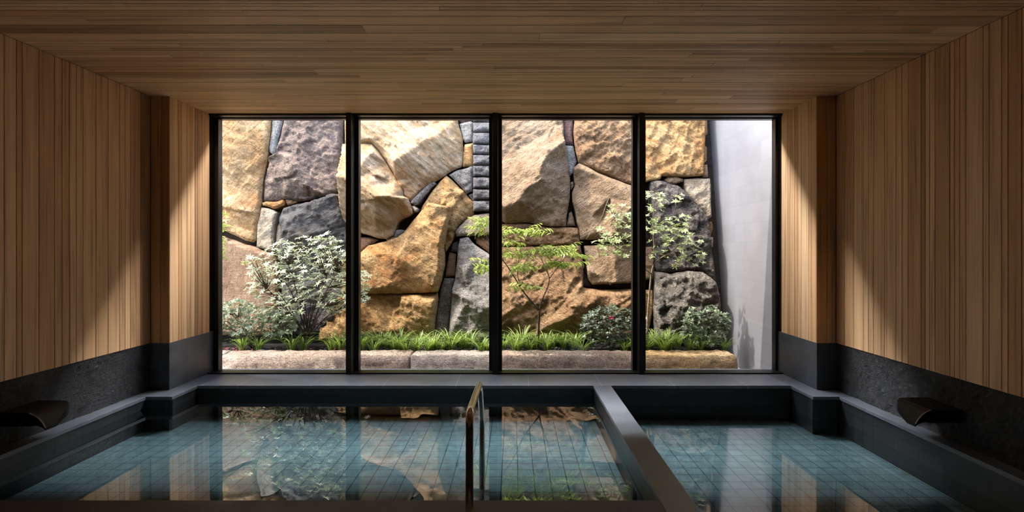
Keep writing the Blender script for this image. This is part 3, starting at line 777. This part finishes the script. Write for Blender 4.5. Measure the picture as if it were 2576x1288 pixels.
rock('boulder', 'tiny pale chip in the crack beside the great tan boulder', BEIGE, 'E:728,655 750,648 757,690 735,725', -.01, .02, .04, .006, seed=39)
rock('boulder', 'flat layered rust stone across the third pane behind the upper leaves', ORANGE, 'E:-25,1072 300,1064 480,1100 790,1102 805,1150 812,1240 F:690,183 300,192 -22,200', .03, .05, .06, .028, seed=40, stretch=2.5)
rock('boulder', 'massive rust-brown boulder at the bottom of the third pane', ORANGE,
     'F:-22,206 300,200 690,190 710,300 715,440 716,535 760,547 870,557 1120,552 1230,545 1230,960 -22,960', .04, .06, .08, .024,
     ('F:-15,740,.10 110,740,.13 150,660,.14 230,640,.10', 'F:380,700,.08 560,600,.12 690,500,.08', 'F:420,830,.12 540,790,.16 640,700,.17 700,580,.10', 'F:740,560,.06 860,600,.10 1120,580,.10', 'F:300,940,.02 700,870,.04 1100,800,.06'), strata=.7, stretch=1.8, seed=41, freq=7)
rock('boulder', 'recessed dark ledge stone beneath the block with the bright arris', DARK, 'F:722,420 742,420 758,478 785,522 960,513 1180,508 1180,545 870,548 762,540 724,530', -.06, .02, .03, .008, seed=42)
# fourth pane
rock('boulder', 'squared golden block at the top left of the fourth pane', GOLD, 'G:-40,-320 625,-320 625,200 610,600 430,612 200,600 185,632 60,660 -40,665', .06, .06, .06, .026,
     ('G:400,-200,.03 405,120,.03 415,400,.03 420,590,.02',), strata=.9, stretch=1.1, seed=43, freq=9)
rock('boulder', 'small rounded tan stone on top of the lichened boulder', TAN, 'G:232,640 270,607 340,602 415,632 412,655 350,677 280,675', .04, .05, .05, .008, seed=44)
rock('boulder', 'pale beige block right of the lichened boulder beside the grey wall', BEIGE, 'G:422,632 510,627 675,622 685,700 690,1000 660,1020 600,930 520,840 440,752 430,690', .04, .06, .07, .022, strata=.7, stretch=1.3, seed=45)
rock('boulder', 'black lichened boulder behind the upper branches in the fourth pane', LICHEN,
     'G:90,655 150,637 230,652 300,682 360,692 420,742 520,862 600,932 650,1000 665,1100 690,1290 H:640,330 655,440 600,402 530,355 400,340 260,372 130,345 122,200 G:120,1100 115,900 90,720', .05, .09, .12, .04, ('G:420,780,.08 560,1000,.10 620,1250,.07',), seed=46, freq=9)
rock('boulder', 'lower grey lichened boulder above the small bush in the fourth pane', LICHEN2,
     'H:120,352 260,378 400,345 530,360 600,408 650,460 680,640 700,960 118,960 108,700 115,450', .08, .10, .12, .045, ('H:280,390,.04 400,440,.08 590,430,.08', 'H:130,760,.06 330,740,.10 420,800,.06'), seed=47, freq=9)
rock('boulder', 'tan stone edge just right of the third mullion at mid height', TAN, 'H:-100,150 50,147 108,142 118,250 112,418 50,428 -100,430', .04, .05, .06, .014, seed=48)
rock('boulder', 'brown stone edge just right of the third mullion near the ground', GOLD, 'H:-100,528 50,520 104,522 110,700 72,860 -100,930', .03, .05, .06, .014, seed=49)
rock('boulder', 'topmost thin sliver in the dark joint by the grey wall', BROWN, 'G:636,-150 676,-150 672,180 640,200', -.03, .03, .04, .01, seed=50)
rock('boulder', 'reddish sliver high in the joint beside the grey wall', ORANGE, 'G:636,290 662,310 660,440 634,470', -.01, .03, .04, .01, seed=51)
rock('boulder', 'dull brown sliver just above the pale beige block', BROWN, 'G:630,485 668,478 676,600 626,604', -.02, .03, .04, .01, seed=52)
rock('boulder', 'orange chip in the joint below the pale beige block', ORANGE, 'G:668,1042 710,1040 718,1110 690,1190 676,1150', .0, .03, .04, .01, seed=53)
rock('boulder', 'lowest pale chip in the joint beside the grey wall', BEIGE, 'G:692,1195 722,1195 720,1290 700,1290', .0, .03, .04, .01, seed=54)

# ------------------------------------------------------------------ kerb of the planting bed
KERB = rock_mat('kerb_granite', [(.33, (.38, .28, .21)), (.46, (.56, .43, .34)), (.60, (.67, .55, .45)), (.8, (.74, .64, .55))], 3.5, fine=.8, seed=53., bumpd=.03)
KERBG = rock_mat('kerb_golden', [(.33, (.44, .27, .12)), (.46, (.62, .42, .21)), (.60, (.70, .53, .32)), (.8, (.76, .62, .44))], 3.0, fine=.7, seed=57., bumpd=.03)
KERBW = rock_mat('kerb_pale', [(.33, (.44, .37, .31)), (.46, (.60, .52, .45)), (.60, (.70, .63, .55)), (.8, (.78, .71, .64))], 3.5, fine=.7, seed=59., bumpd=.03)
def kerb(x0, x1, mat, label, seed):
    ring = [(5.03, -.18), (5.04, -.09), (5.055, 0.), (5.075, .045), (5.10, .064), (5.18, .072), (5.28, .075), (5.33, .065), (5.34, .0), (5.34, -.18)]
    R_ = []
    for (a, b), (c, d2) in zip(ring, ring[1:]):
        n = max(1, int(math.hypot(c - a, d2 - b) / .022))
        for k in range(n): R_.append((a + (c - a) * k / n, b + (d2 - b) * k / n))
    R_.append(ring[-1])
    bm = bmesh.new(); nx = int((x1 - x0) / .022); rows = []
    for i in range(nx + 1):
        x = x0 + (x1 - x0) * i / nx; e = min(1, min(x - x0, x1 - x) / .025); row = []
        for (y, z) in R_:
            q = Vector((x, y * 1.0, z)); r = noise.fractal(q * 11 + Vector((seed, 0, 0)), .7, 2.1, 5)
            d3 = r * .013 - (1 - e) * .015
            cy, cz = 5.19, -.06; v = Vector((0, y - cy, z - cz)).normalized()
            row.append(bm.verts.new((x + noise.noise(q * 14) * .004 * e, y + v.y * d3, z + v.z * d3 if z > -.17 else z)))
        rows.append(row)
    for a, b in zip(rows, rows[1:]):
        for k in range(len(R_) - 1): bm.faces.new((a[k], b[k], b[k + 1], a[k + 1]))
        bm.faces.new((a[-1], b[-1], b[0], a[0]))
    bm.faces.new(rows[0][::-1]); bm.faces.new(rows[-1])
    bmesh.ops.recalc_face_normals(bm, faces=bm.faces)
    for f in bm.faces: f.smooth = len(f.verts) < 6
    tag(from_bm('kerb_stone', bm, mat, loc=((x0 + x1) / 2, 5.19, -.18)), label, 'kerb stone')
kx = lambda px: (px - VX) / F * 5.06
kerb(kx(552), kx(884), KERB, 'rough pinkish kerb stone below the white-leaved bush', 1.)
kerb(kx(886), kx(1030), KERB, 'short pinkish kerb stone at the left of the second pane', 2.)
kerb(kx(1032), kx(1243), KERBW, 'whitish chipped kerb stone at the right of the second pane', 3.)
kerb(kx(1245), kx(1608), KERB, 'long pink-brown kerb stone across the third pane', 4.)
kerb(kx(1610), kx(1856), KERBG, 'golden kerb stone ending near the grey wall', 5.)
kerb(-4.7, kx(549), KERBW, 'pale kerb stone at the left edge, nearly out of the frame', 6.)
SOIL = rock_mat('dark_soil', [(.32, (.012, .010, .008)), (.5, (.030, .026, .022)), (.75, (.07, .062, .055))], 9., fine=1., seed=61., bumpd=.05)
bm = new(); box(bm, -4.7, kx(1850), 5.335, 6.05, -.3, .055)
gs = from_bm('soil', bm, SOIL); gs['kind'] = 'structure'; gs.name = 'floor_planting_bed'
# gravel and litter
bm = new()
for k in range(1600):
    x = R.uniform(-3.2, 2.05); y = R.uniform(5.34, 5.55); r = R.uniform(.004, .011)
    m = Matrix.Translation((x, y, .055 + r * .3)) @ Matrix.Diagonal((1, R.uniform(.7, 1), .6, 1))
    bmesh.ops.create_icosphere(bm, subdivisions=1, radius=r, matrix=m)
tag(from_bm('gravel', bm, slate_mat('dark_gravel', (.10, .10, .105), .6)), 'dark gravel strip along the back of the kerb stones', 'gravel', kind='stuff')

# ------------------------------------------------------------------ plants
L_WHITE = leaf_mat('pale_leaf', (.28, .34, .19), (.58, .62, .46), .3, .6, .22)
L_DULL = leaf_mat('bush_leaf', (.085, .14, .06), (.30, .36, .22), .32, .6, .2)
L_DARK = leaf_mat('dark_leaf', (.030, .060, .032), (.16, .21, .14), .28, .6, .15)
L_LIME = leaf_mat('lime_leaf', (.19, .29, .04), (.50, .57, .15), .35, .5, .4)
L_SAGE = leaf_mat('sage_leaf', (.20, .28, .11), (.58, .61, .36), .33, .5, .3)
GRASS = leaf_mat('grass_blade', (.085, .16, .028), (.38, .48, .15), .4, .4, .35)
BARK = rock_mat('bark', [(.35, (.06, .042, .032)), (.5, (.13, .09, .065)), (.7, (.24, .17, .12))], 20., fine=.6, bumpd=.004)
BARKP = rock_mat('pale_bark', [(.35, (.20, .15, .10)), (.5, (.36, .28, .20)), (.7, (.5, .42, .32))], 20., fine=.6, bumpd=.004)
PINK = plain('flower_pink', (.70, .08, .22), .5)
REDL = leaf_mat('fallen_leaf', (.25, .02, .02), (.5, .09, .06), .5)

def leaf(bm, p, d, up, L, W, rnd, droop=.25, fold=.25):
    d = d.normalized(); s = d.cross(up)
    if s.length < 1e-4: s = d.orthogonal()
    s.normalize(); n = s.cross(d).normalized()
    sec = [(0, .10), (.3, .85), (.6, 1.), (.85, .5), (1, 0)]
    prev = None
    for t, w in sec:
        c = p + d * (L * t) - n * (droop * L * t * t)
        a, b = c + s * (W * .5 * w) + n * (fold * W * .5 * w), c - s * (W * .5 * w) + n * (fold * W * .5 * w)
        cur = (a, c, b)
        if prev:
            quad(bm, [prev[0], prev[1], cur[1], cur[0]], None, rnd); quad(bm, [prev[1], prev[2], cur[2], cur[1]], None, rnd)
        prev = cur

def rv(r): return Vector((r.gauss(0, 1), r.gauss(0, 1), r.gauss(0, 1))).normalized()
def rosette(bm, p, ax, n, L, W, r, lo=0., hi=1., spread=1.15):
    ax = ax.normalized(); a = ax.orthogonal().normalized(); b = ax.cross(a); ph = r.uniform(0, 6.3)
    for k in range(n):
        th = ph + k * 2.4 + r.uniform(-.25, .25); el = spread * r.uniform(.75, 1.15)
        d = ax * math.cos(el) + (a * math.cos(th) + b * math.sin(th)) * math.sin(el)
        leaf(bm, p, d, ax, L * r.uniform(.7, 1.15), W * r.uniform(.8, 1.2), (r.uniform(lo, hi), 0), r.uniform(.1, .4))
def bez(a, b, c, n=8):
    return [a * (1 - t) ** 2 + b * 2 * t * (1 - t) + c * t * t for t in [i / n for i in range(n + 1)]]
def inpoly(x, y, P):
    c = False
    for i in range(len(P)):
        (ax, ay), (bx, by) = P[i - 1], P[i]
        if (ay > y) != (by > y) and x < (bx - ax) * (y - ay) / (by - ay) + ax: c = not c
    return c
def scatter(P, gap, n, r):
    pts = []; xs = [p[0] for p in P]; ys_ = [p[1] for p in P]
    for _ in range(n * 60):
        x, y = r.uniform(min(xs), max(xs)), r.uniform(min(ys_), max(ys_))
        if inpoly(x, y, P) and all((x - a) ** 2 + (y - b) ** 2 > gap * gap for a, b in pts): pts.append((x, y))
        if len(pts) >= n: break
    return pts

def bush(name, label, P, base, Y0, Y1, gap, n, leafn, L, W, mat, bark, seed, nst=7, stem_r=.010, lo=0, hi=1, spread=1.15, cat='shrub'):
    """stems fan from the base, twigs carry whorls of leaves inside the outline P"""
    r = random.Random(seed)
    B = at(base[0], base[1], base[2]); t = thing(name, label, cat, B)
    tips = []
    xs = [p[0] for p in P]; ys_ = [p[1] for p in P]; mx = (min(xs) + max(xs)) / 2; my = (min(ys_) + max(ys_)) / 2
    for x, y in scatter(P, gap, n, r):
        e = min(1, max(abs(x - mx) / (max(xs) - min(xs)), abs(y - my) / (max(ys_) - min(ys_))) * 2)
        Y = r.uniform(Y0, Y1) if r.random() < .6 else Y0 + (Y1 - Y0) * (.2 + .6 * r.random() * (1 - e))
        tips.append(at(x, y, Y))
    bm = new(); stems = []
    idx = sorted(range(len(tips)), key=lambda k: math.atan2(tips[k].x - B.x, tips[k].z - B.z))
    mains = [idx[int((k + .5) * len(idx) / nst)] for k in range(nst)]
    for k in mains:
        T = tips[k]; c = B.lerp(T, .5) + Vector(((T.x - B.x) * -.12, r.uniform(-.05, .05), .1 * (T - B).length))
        pts = bez(B + Vector((r.uniform(-.03, .03), r.uniform(-.03, .03), -.03)), c, T, 10); stems.append(pts)
        tube(bm, pts, [stem_r * (1 - .75 * i / 10) for i in range(11)], 6)
    for k, T in enumerate(tips):
        if k in mains: continue
        best = min(((q - T).length + .25 * max(0, q.z - T.z + .03) * 4, i, j) for i, s in enumerate(stems) for j, q in enumerate(s[2:9]))
        q = stems[best[1]][best[2] + 2]
        c = q.lerp(T, .5) + Vector((0, 0, -.03 * (T - q).length))
        pts = bez(q, c, T, 5); tube(bm, pts, [stem_r * .38 * (1 - .5 * i / 5) for i in range(6)], 5)
    bmesh.ops.translate(bm, verts=bm.verts, vec=-B); from_bm('stems', bm, bark, t, True)
    bm = new()
    for T in tips:
        ax = Vector((r.gauss(0, .35) + (T.x - B.x) * .4, -.35 + r.gauss(0, .3), .9))
        rosette(bm, T, ax, leafn, L, W, r, lo, hi, spread)
    bmesh.ops.translate(bm, verts=bm.verts, vec=-B); from_bm('foliage', bm, mat, t, True)
    return t

bush('shrub', 'tall white-leaved shrub with many bare stems behind the first pane',
     [(612, 662), (618, 645), (655, 648), (690, 632), (655, 640), (700, 606), (735, 612), (757, 590), (790, 603), (812, 586), (845, 595), (868, 620), (905, 672), (928, 690), (925, 762), (900, 755), (868, 788), (835, 785), (800, 765), (770, 745), (757, 790), (735, 815), (690, 800), (650, 800), (655, 762), (630, 745), (614, 722), (632, 700)],
     (775, 853, 5.6), 5.25, 5.72, 9, 340, 12, .047, .0122, L_WHITE, BARK, 3, 12, .0095, 0, 1, 1.38)
bush('shrub', 'low dense small-leaved shrub at the left end of the bed',
     [(470, 790), (545, 775), (580, 757), (615, 755), (640, 775), (690, 785), (745, 800), (740, 835), (690, 850), (640, 838), (590, 845), (545, 835), (480, 850)],
     (640, 868, 5.5), 5.3, 5.6, 7, 300, 9, .042, .015, L_DULL, BARK, 5, 11, .006, .1, 1)
bush('shrub', 'small dark-leaved shrub with a pink flower at the right of the third pane',
     [(1460, 825), (1470, 795), (1500, 775), (1540, 770), (1585, 782), (1625, 790), (1620, 850), (1600, 866), (1540, 876), (1490, 866), (1465, 848)],
     (1540, 878, 5.5), 5.33, 5.6, 6.5, 240, 9, .036, .013, L_DARK, BARK, 7, 9, .005)
fl_ = bpy.data.objects['foliage.002'].parent
bm = new(); P0 = at(1538, 800, 5.31)
for k in range(9): leaf(bm, P0, rv(R) + Vector((0, -.8, .3)), Vector((0, -1, 0)), .022, .018, (.5, .5))
bmesh.ops.translate(bm, verts=bm.verts, vec=-fl_.location); o = from_bm('flower', bm, PINK, fl_); o['label'] = 'single pink flower'
bush('shrub', 'small mottled shrub with bronze leaves, right beside the grey wall',
     [(1716, 835), (1722, 800), (1740, 772), (1765, 785), (1790, 765), (1812, 785), (1838, 795), (1832, 820), (1822, 845), (1808, 868), (1760, 872), (1725, 864)],
     (1775, 876, 5.5), 5.33, 5.6, 6.5, 200, 9, .036, .016, L_DULL, BARK, 9, 8, .005)
bush('shrub', 'lime green maple branch reaching in at the left edge of the first pane',
     [(470, 560), (520, 545), (556, 528), (570, 545), (575, 575), (560, 585), (562, 640), (570, 650), (550, 665), (500, 640), (470, 620)],
     (400, 870, 5.5), 5.1, 5.4, 10, 60, 7, .06, .014, L_LIME, BARK, 11, 5, .012, .2, 1, 1.3, 'tree')

def tree(name, label, base, paths, clusters, mat, bark, seed, L, W, style):
    r = random.Random(seed); B = at(*base); t = thing(name, label, 'tree', B)
    bm = new()
    for pts, r0, r1 in paths:
        P = [at(*p) for p in pts]; Q = []
        for a, b in zip(P, P[1:]):
            for k in range(4): Q.append(a.lerp(b, k / 4))
        Q.append(P[-1]); Q2 = Q[:]
        for _ in range(2): Q2 = [Q2[0]] + [(Q2[i - 1] + Q2[i] * 2 + Q2[i + 1]) / 4 for i in range(1, len(Q2) - 1)] + [Q2[-1]]
        tube(bm, Q2, [r0 + (r1 - r0) * i / (len(Q2) - 1) for i in range(len(Q2))], 7)
    lb = new()
    for (x0, x1, y0, y1, Y, n) in clusters:
        C = at((x0 + x1) / 2, y1, Y + .1)
        for k in range(n):
            T = at(r.uniform(x0, x1), r.uniform(y0, y1), Y + r.uniform(-.15, .15))
            if style == 'whorl':
                rosette(lb, T, Vector((r.gauss(0, .35), -.4 + r.gauss(0, .3), .9)), 7, L, W, r, 0, 1, 1.2)
                if r.random() < .5: tube(bm, bez(T + Vector((r.uniform(-.05, .05), .03, -.1)), T + Vector((0, .02, -.05)), T, 3), .0018, 4)
            else:
                g = Vector((r.choice((-1, 1)) * r.uniform(.6, 1), r.uniform(-.5, .2), r.uniform(-.15, .3))).normalized()
                tw = bez(T - g * .09, T + Vector((0, 0, .02)), T + g * .09, 6); tube(bm, tw, .0016, 4)
                for j, q in enumerate(tw):
                    for sd in (-1, 1):
                        d2 = g * .7 + Vector((r.gauss(0, .15), -.7 * sd + r.gauss(0, .2), r.uniform(-.7, .05)))
                        leaf(lb, q, d2, Vector((0, -.25, 1)), L * r.uniform(.7, 1.2), W * r.uniform(.8, 1.2), (r.random(), 0), r.uniform(.1, .5))
    bmesh.ops.translate(bm, verts=bm.verts, vec=-B); from_bm('trunk', bm, bark, t, True)
    bmesh.ops.translate(lb, verts=lb.verts, vec=-B); from_bm('foliage', lb, mat, t, True)

tree('sapling', 'slender forked sapling with lime green tiers of leaves in the third pane', (1353, 872, 5.5),
     [([(1353, 872, 5.5), (1355, 820, 5.43), (1357, 780, 5.42)], .014, .011), ([(1357, 780, 5.42), (1335, 757, 5.4), (1312, 728, 5.36), (1296, 700, 5.3), (1270, 660, 5.25), (1235, 620, 5.2), (1215, 570, 5.2)], .009, .003),
      ([(1357, 780, 5.42), (1363, 755, 5.4), (1378, 722, 5.38), (1383, 700, 5.36), (1372, 672, 5.3), (1355, 640, 5.25)], .009, .003), ([(1383, 700, 5.36), (1405, 668, 5.3), (1430, 640, 5.25)], .005, .002),
      ([(1312, 728, 5.36), (1300, 690, 5.3), (1310, 620, 5.2), (1310, 585, 5.15)], .005, .002)],
     [(1262, 1375, 570, 588, 5.15, 13), (1196, 1236, 545, 585, 5.15, 7), (1195, 1240, 648, 680, 5.15, 7), (1262, 1345, 598, 612, 5.2, 4), (1270, 1400, 622, 645, 5.1, 13), (1385, 1465, 618, 645, 5.15, 12), (1375, 1475, 652, 670, 5.15, 8), (1262, 1350, 655, 675, 5.1, 6), (1290, 1365, 714, 724, 5.2, 4)],
     L_LIME, BARK, 21, .078, .018, 'pinnate')
tree('small_tree', 'pale-stemmed small tree with clusters of sage leaves across the third and fourth panes', (1628, 872, 5.52),
     [([(1628, 872, 5.52), (1629, 800, 5.5), (1632, 760, 5.48), (1637, 700, 5.45), (1643, 665, 5.42), (1662, 648, 5.4), (1688, 637, 5.35), (1720, 600, 5.3)], .014, .004),
      ([(1643, 665, 5.42), (1646, 620, 5.4), (1640, 560, 5.35), (1655, 500, 5.3)], .008, .003), ([(1640, 690, 5.44), (1600, 660, 5.35), (1560, 600, 5.25), (1540, 560, 5.2)], .007, .003),
      ([(1475, 602, 5.3), (1490, 580, 5.25), (1512, 555, 5.2), (1528, 505, 5.2), (1545, 484, 5.2)], .004, .004), ([(1640, 650, 5.42), (1580, 610, 5.3), (1540, 540, 5.2), (1528, 505, 5.2)], .005, .003)],
     [(1618, 1668, 478, 535, 5.25, 18), (1650, 1720, 488, 512, 5.3, 14), (1625, 1735, 540, 580, 5.25, 40), (1618, 1745, 570, 612, 5.25, 46), (1635, 1765, 605, 650, 5.3, 34), (1690, 1772, 640, 672, 5.3, 16), (1525, 1610, 515, 570, 5.2, 44), (1505, 1612, 565, 610, 5.2, 44), (1480, 1560, 605, 645, 5.2, 26), (1555, 1612, 600, 648, 5.2, 24)],
     L_SAGE, BARKP, 23, .043, .015, 'whorl')

# grass tufts: four prototypes, copied along the bed
def tuft(seed, n, h):
    r = random.Random(seed); bm = new()
    for k in range(n):
        a = r.uniform(0, 6.283); out = Vector((math.cos(a), math.sin(a), 0)); p = out * r.uniform(0, .035); s = Vector((-out.y, out.x, 0))
        H = h * r.uniform(.55, 1.15); B_ = H * r.uniform(.3, 1.25); w = r.uniform(.0035, .0062); rnd = (r.random(), 0); prev = None
        for i in range(6):
            t_ = i / 5; c = p + out * (B_ * t_ ** 1.7) + Vector((0, 0, H * (t_ - .42 * t_ ** 3)))
            e = w * (1 - t_ ** 2.2); cur = (c + s * e, c - s * e)
            if prev: quad(bm, [prev[0], prev[1], cur[1], cur[0]], None, rnd)
            prev = cur
    me = bpy.data.meshes.new('grass_clump'); bm.to_mesh(me); bm.free(); me.materials.append(GRASS)
    for p_ in me.polygons: p_.use_smooth = True
    return me
protos = [tuft(100 + k, 52, .215 + .03 * (k % 3)) for k in range(5)]
def grass(x, Y, s, label, group):
    o = bpy.data.objects.new('grass_clump', R.choice(protos)); COL.objects.link(o)
    Y += .19; o.location = ((x - VX) / F * Y, Y, .053); o.scale = (s, s, s * R.uniform(.85, 1.15)); o.rotation_euler = (0, 0, R.uniform(0, 6.28))
    tag(o, label, 'grass', group)
grass(610, 5.2, 1.05, 'lone strappy grass clump under the low shrub, leftmost of the first pane', None)
grass(650, 5.22, 1.1, 'second strappy grass clump from the left, under the low shrub', None)
for x in (735, 765): grass(x, 5.22, 1.05, 'feathery grass clump below the stems of the tall white-leaved shrub', 'grass clumps under the tall white-leaved shrub')
for x in (835, 858, 882): grass(x, 5.2, 1.1, 'bright grass clump just left of the first mullion', 'grass clumps left of the first mullion')
def row(x0, x1, n, label, group, s=1.):
    for k in range(n):
        x = x0 + (x1 - x0) * (k + .5) / n + R.uniform(-8, 8)
        grass(x, R.choice((5.15, 5.22, 5.32, 5.42)), s * R.uniform(.85, 1.2), label, group)
row(905, 1235, 18, 'green grass clump in the thick row across the second pane', 'grass clumps in the second pane')
row(1262, 1480, 13, 'green grass clump at the foot of the forked sapling, third pane', 'grass clumps in the third pane')
for x in (1570, 1595): grass(x, 5.18, 1., 'grass clump right of the small pink-flowered shrub', 'grass clumps right of the pink-flowered shrub')
row(1625, 1705, 6, 'tall green grass clump at the left of the fourth pane', 'grass clumps at the left of the fourth pane', 1.15)
for x in (1735, 1760): grass(x, 5.16, .9, 'dark grass clump in front of the bronze-leaved shrub', 'grass clumps before the bronze-leaved shrub')
grass(1822, 5.2, 1., 'last grass clump by the grey wall', None)
bm = new()
for k in range(46):
    x = R.gauss(583, 22) if k < 30 else R.uniform(560, 900)
    p = at(x, 0, 5.3); p.z = .083 + R.uniform(0, .012); p.y = R.uniform(5.2, 5.36)
    leaf(bm, p, Vector((R.gauss(0, 1), R.gauss(0, 1), .2)), Vector((0, 0, 1)), .028, .014, (R.random(), 0), .2)
tag(from_bm('leaf_litter', bm, REDL), 'scatter of fallen red leaves on the kerb at the left', 'leaf litter', kind='stuff')

# ------------------------------------------------------------------ light
SKY_BAND = (27., 27.4, 28.6); BAND = (52.5, 54., 60., 67.); SKY_K = .34; SUN_K = 1.5; EXPO = 2.12
w = bpy.data.worlds.new('sky'); scene.world = w; w.use_nodes = True
nt = w.node_tree; nt.nodes.clear()
out = nt.nodes.new('ShaderNodeOutputWorld'); bg = nt.nodes.new('ShaderNodeBackground'); sk = nt.nodes.new('ShaderNodeTexSky')
sk.sky_type = 'NISHITA'; sk.sun_disc = False; sk.sun_elevation = math.radians(62); sk.sun_rotation = math.radians(260); sk.air_density = 1.; sk.dust_density = 3.
# added sky band above the garden wall, shaped to cast the indoor light patches
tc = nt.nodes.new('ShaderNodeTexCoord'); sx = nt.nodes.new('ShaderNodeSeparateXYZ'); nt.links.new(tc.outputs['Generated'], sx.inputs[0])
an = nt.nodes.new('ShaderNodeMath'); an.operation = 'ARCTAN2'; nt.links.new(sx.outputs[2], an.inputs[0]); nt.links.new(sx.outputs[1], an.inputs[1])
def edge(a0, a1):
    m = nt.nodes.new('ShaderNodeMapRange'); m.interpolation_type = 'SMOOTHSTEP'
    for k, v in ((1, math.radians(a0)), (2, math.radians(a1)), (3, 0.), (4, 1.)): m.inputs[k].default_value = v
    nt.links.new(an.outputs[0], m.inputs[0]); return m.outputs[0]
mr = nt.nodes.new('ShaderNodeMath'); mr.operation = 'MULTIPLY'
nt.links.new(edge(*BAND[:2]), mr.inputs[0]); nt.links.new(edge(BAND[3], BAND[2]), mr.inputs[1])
ax = nt.nodes.new('ShaderNodeMath'); ax.operation = 'ABSOLUTE'; nt.links.new(sx.outputs[0], ax.inputs[0])   # the added band thins out to both sides
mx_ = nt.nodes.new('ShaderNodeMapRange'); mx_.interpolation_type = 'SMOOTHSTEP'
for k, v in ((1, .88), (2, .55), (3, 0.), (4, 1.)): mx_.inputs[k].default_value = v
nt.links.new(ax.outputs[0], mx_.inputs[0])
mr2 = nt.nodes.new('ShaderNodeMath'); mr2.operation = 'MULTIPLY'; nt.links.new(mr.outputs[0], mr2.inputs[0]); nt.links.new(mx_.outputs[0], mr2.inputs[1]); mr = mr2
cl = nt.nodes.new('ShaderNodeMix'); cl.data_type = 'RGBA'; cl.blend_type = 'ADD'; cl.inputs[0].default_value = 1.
cs = nt.nodes.new('ShaderNodeVectorMath'); cs.operation = 'SCALE'; cs.inputs[0].default_value = SKY_BAND
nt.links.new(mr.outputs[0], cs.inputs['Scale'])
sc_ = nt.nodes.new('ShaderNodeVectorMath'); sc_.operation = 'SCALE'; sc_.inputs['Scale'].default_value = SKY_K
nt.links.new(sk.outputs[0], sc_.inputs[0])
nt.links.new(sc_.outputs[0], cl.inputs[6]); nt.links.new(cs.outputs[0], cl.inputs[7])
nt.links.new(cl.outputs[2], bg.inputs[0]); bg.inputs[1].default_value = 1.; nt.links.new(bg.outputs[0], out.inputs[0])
s = bpy.data.lights.new('sun', 'SUN'); s.energy = SUN_K; s.angle = math.radians(.6); s.color = (1., .93, .82)
so = bpy.data.objects.new('sun', s); COL.objects.link(so)
so.rotation_euler = Vector((-.5, -.10, .86)).to_track_quat('Z', 'Y').to_euler(); so.location = (-3, 4, 8)

cam = bpy.data.cameras.new('camera'); co = bpy.data.objects.new('camera', cam); COL.objects.link(co)
cam.sensor_width = 36.; cam.lens = F / 2576 * 36.; cam.shift_x = -(VX - 1288) / 2576; cam.shift_y = -(644 - VY) / 2576
cam.clip_start = .05
co.location = (0, 0, CZ); co.rotation_euler = (math.pi / 2, 0, 0); scene.camera = co

vs_ = scene.view_settings
vs_.view_transform = 'Standard'; vs_.look = 'None'; vs_.gamma = 1.; vs_.use_curve_mapping = False; vs_.exposure = EXPO
scene.display_settings.display_device = 'sRGB'
cy = scene.cycles
cy.use_adaptive_sampling = True; cy.adaptive_threshold = .035
cy.max_bounces = 10; cy.diffuse_bounces = 5; cy.glossy_bounces = 4; cy.transmission_bounces = 8; cy.transparent_max_bounces = 12
cy.caustics_reflective = True; cy.caustics_refractive = True; cy.sample_clamp_indirect = 0.; cy.blur_glossy = .3
cy.use_denoising = True
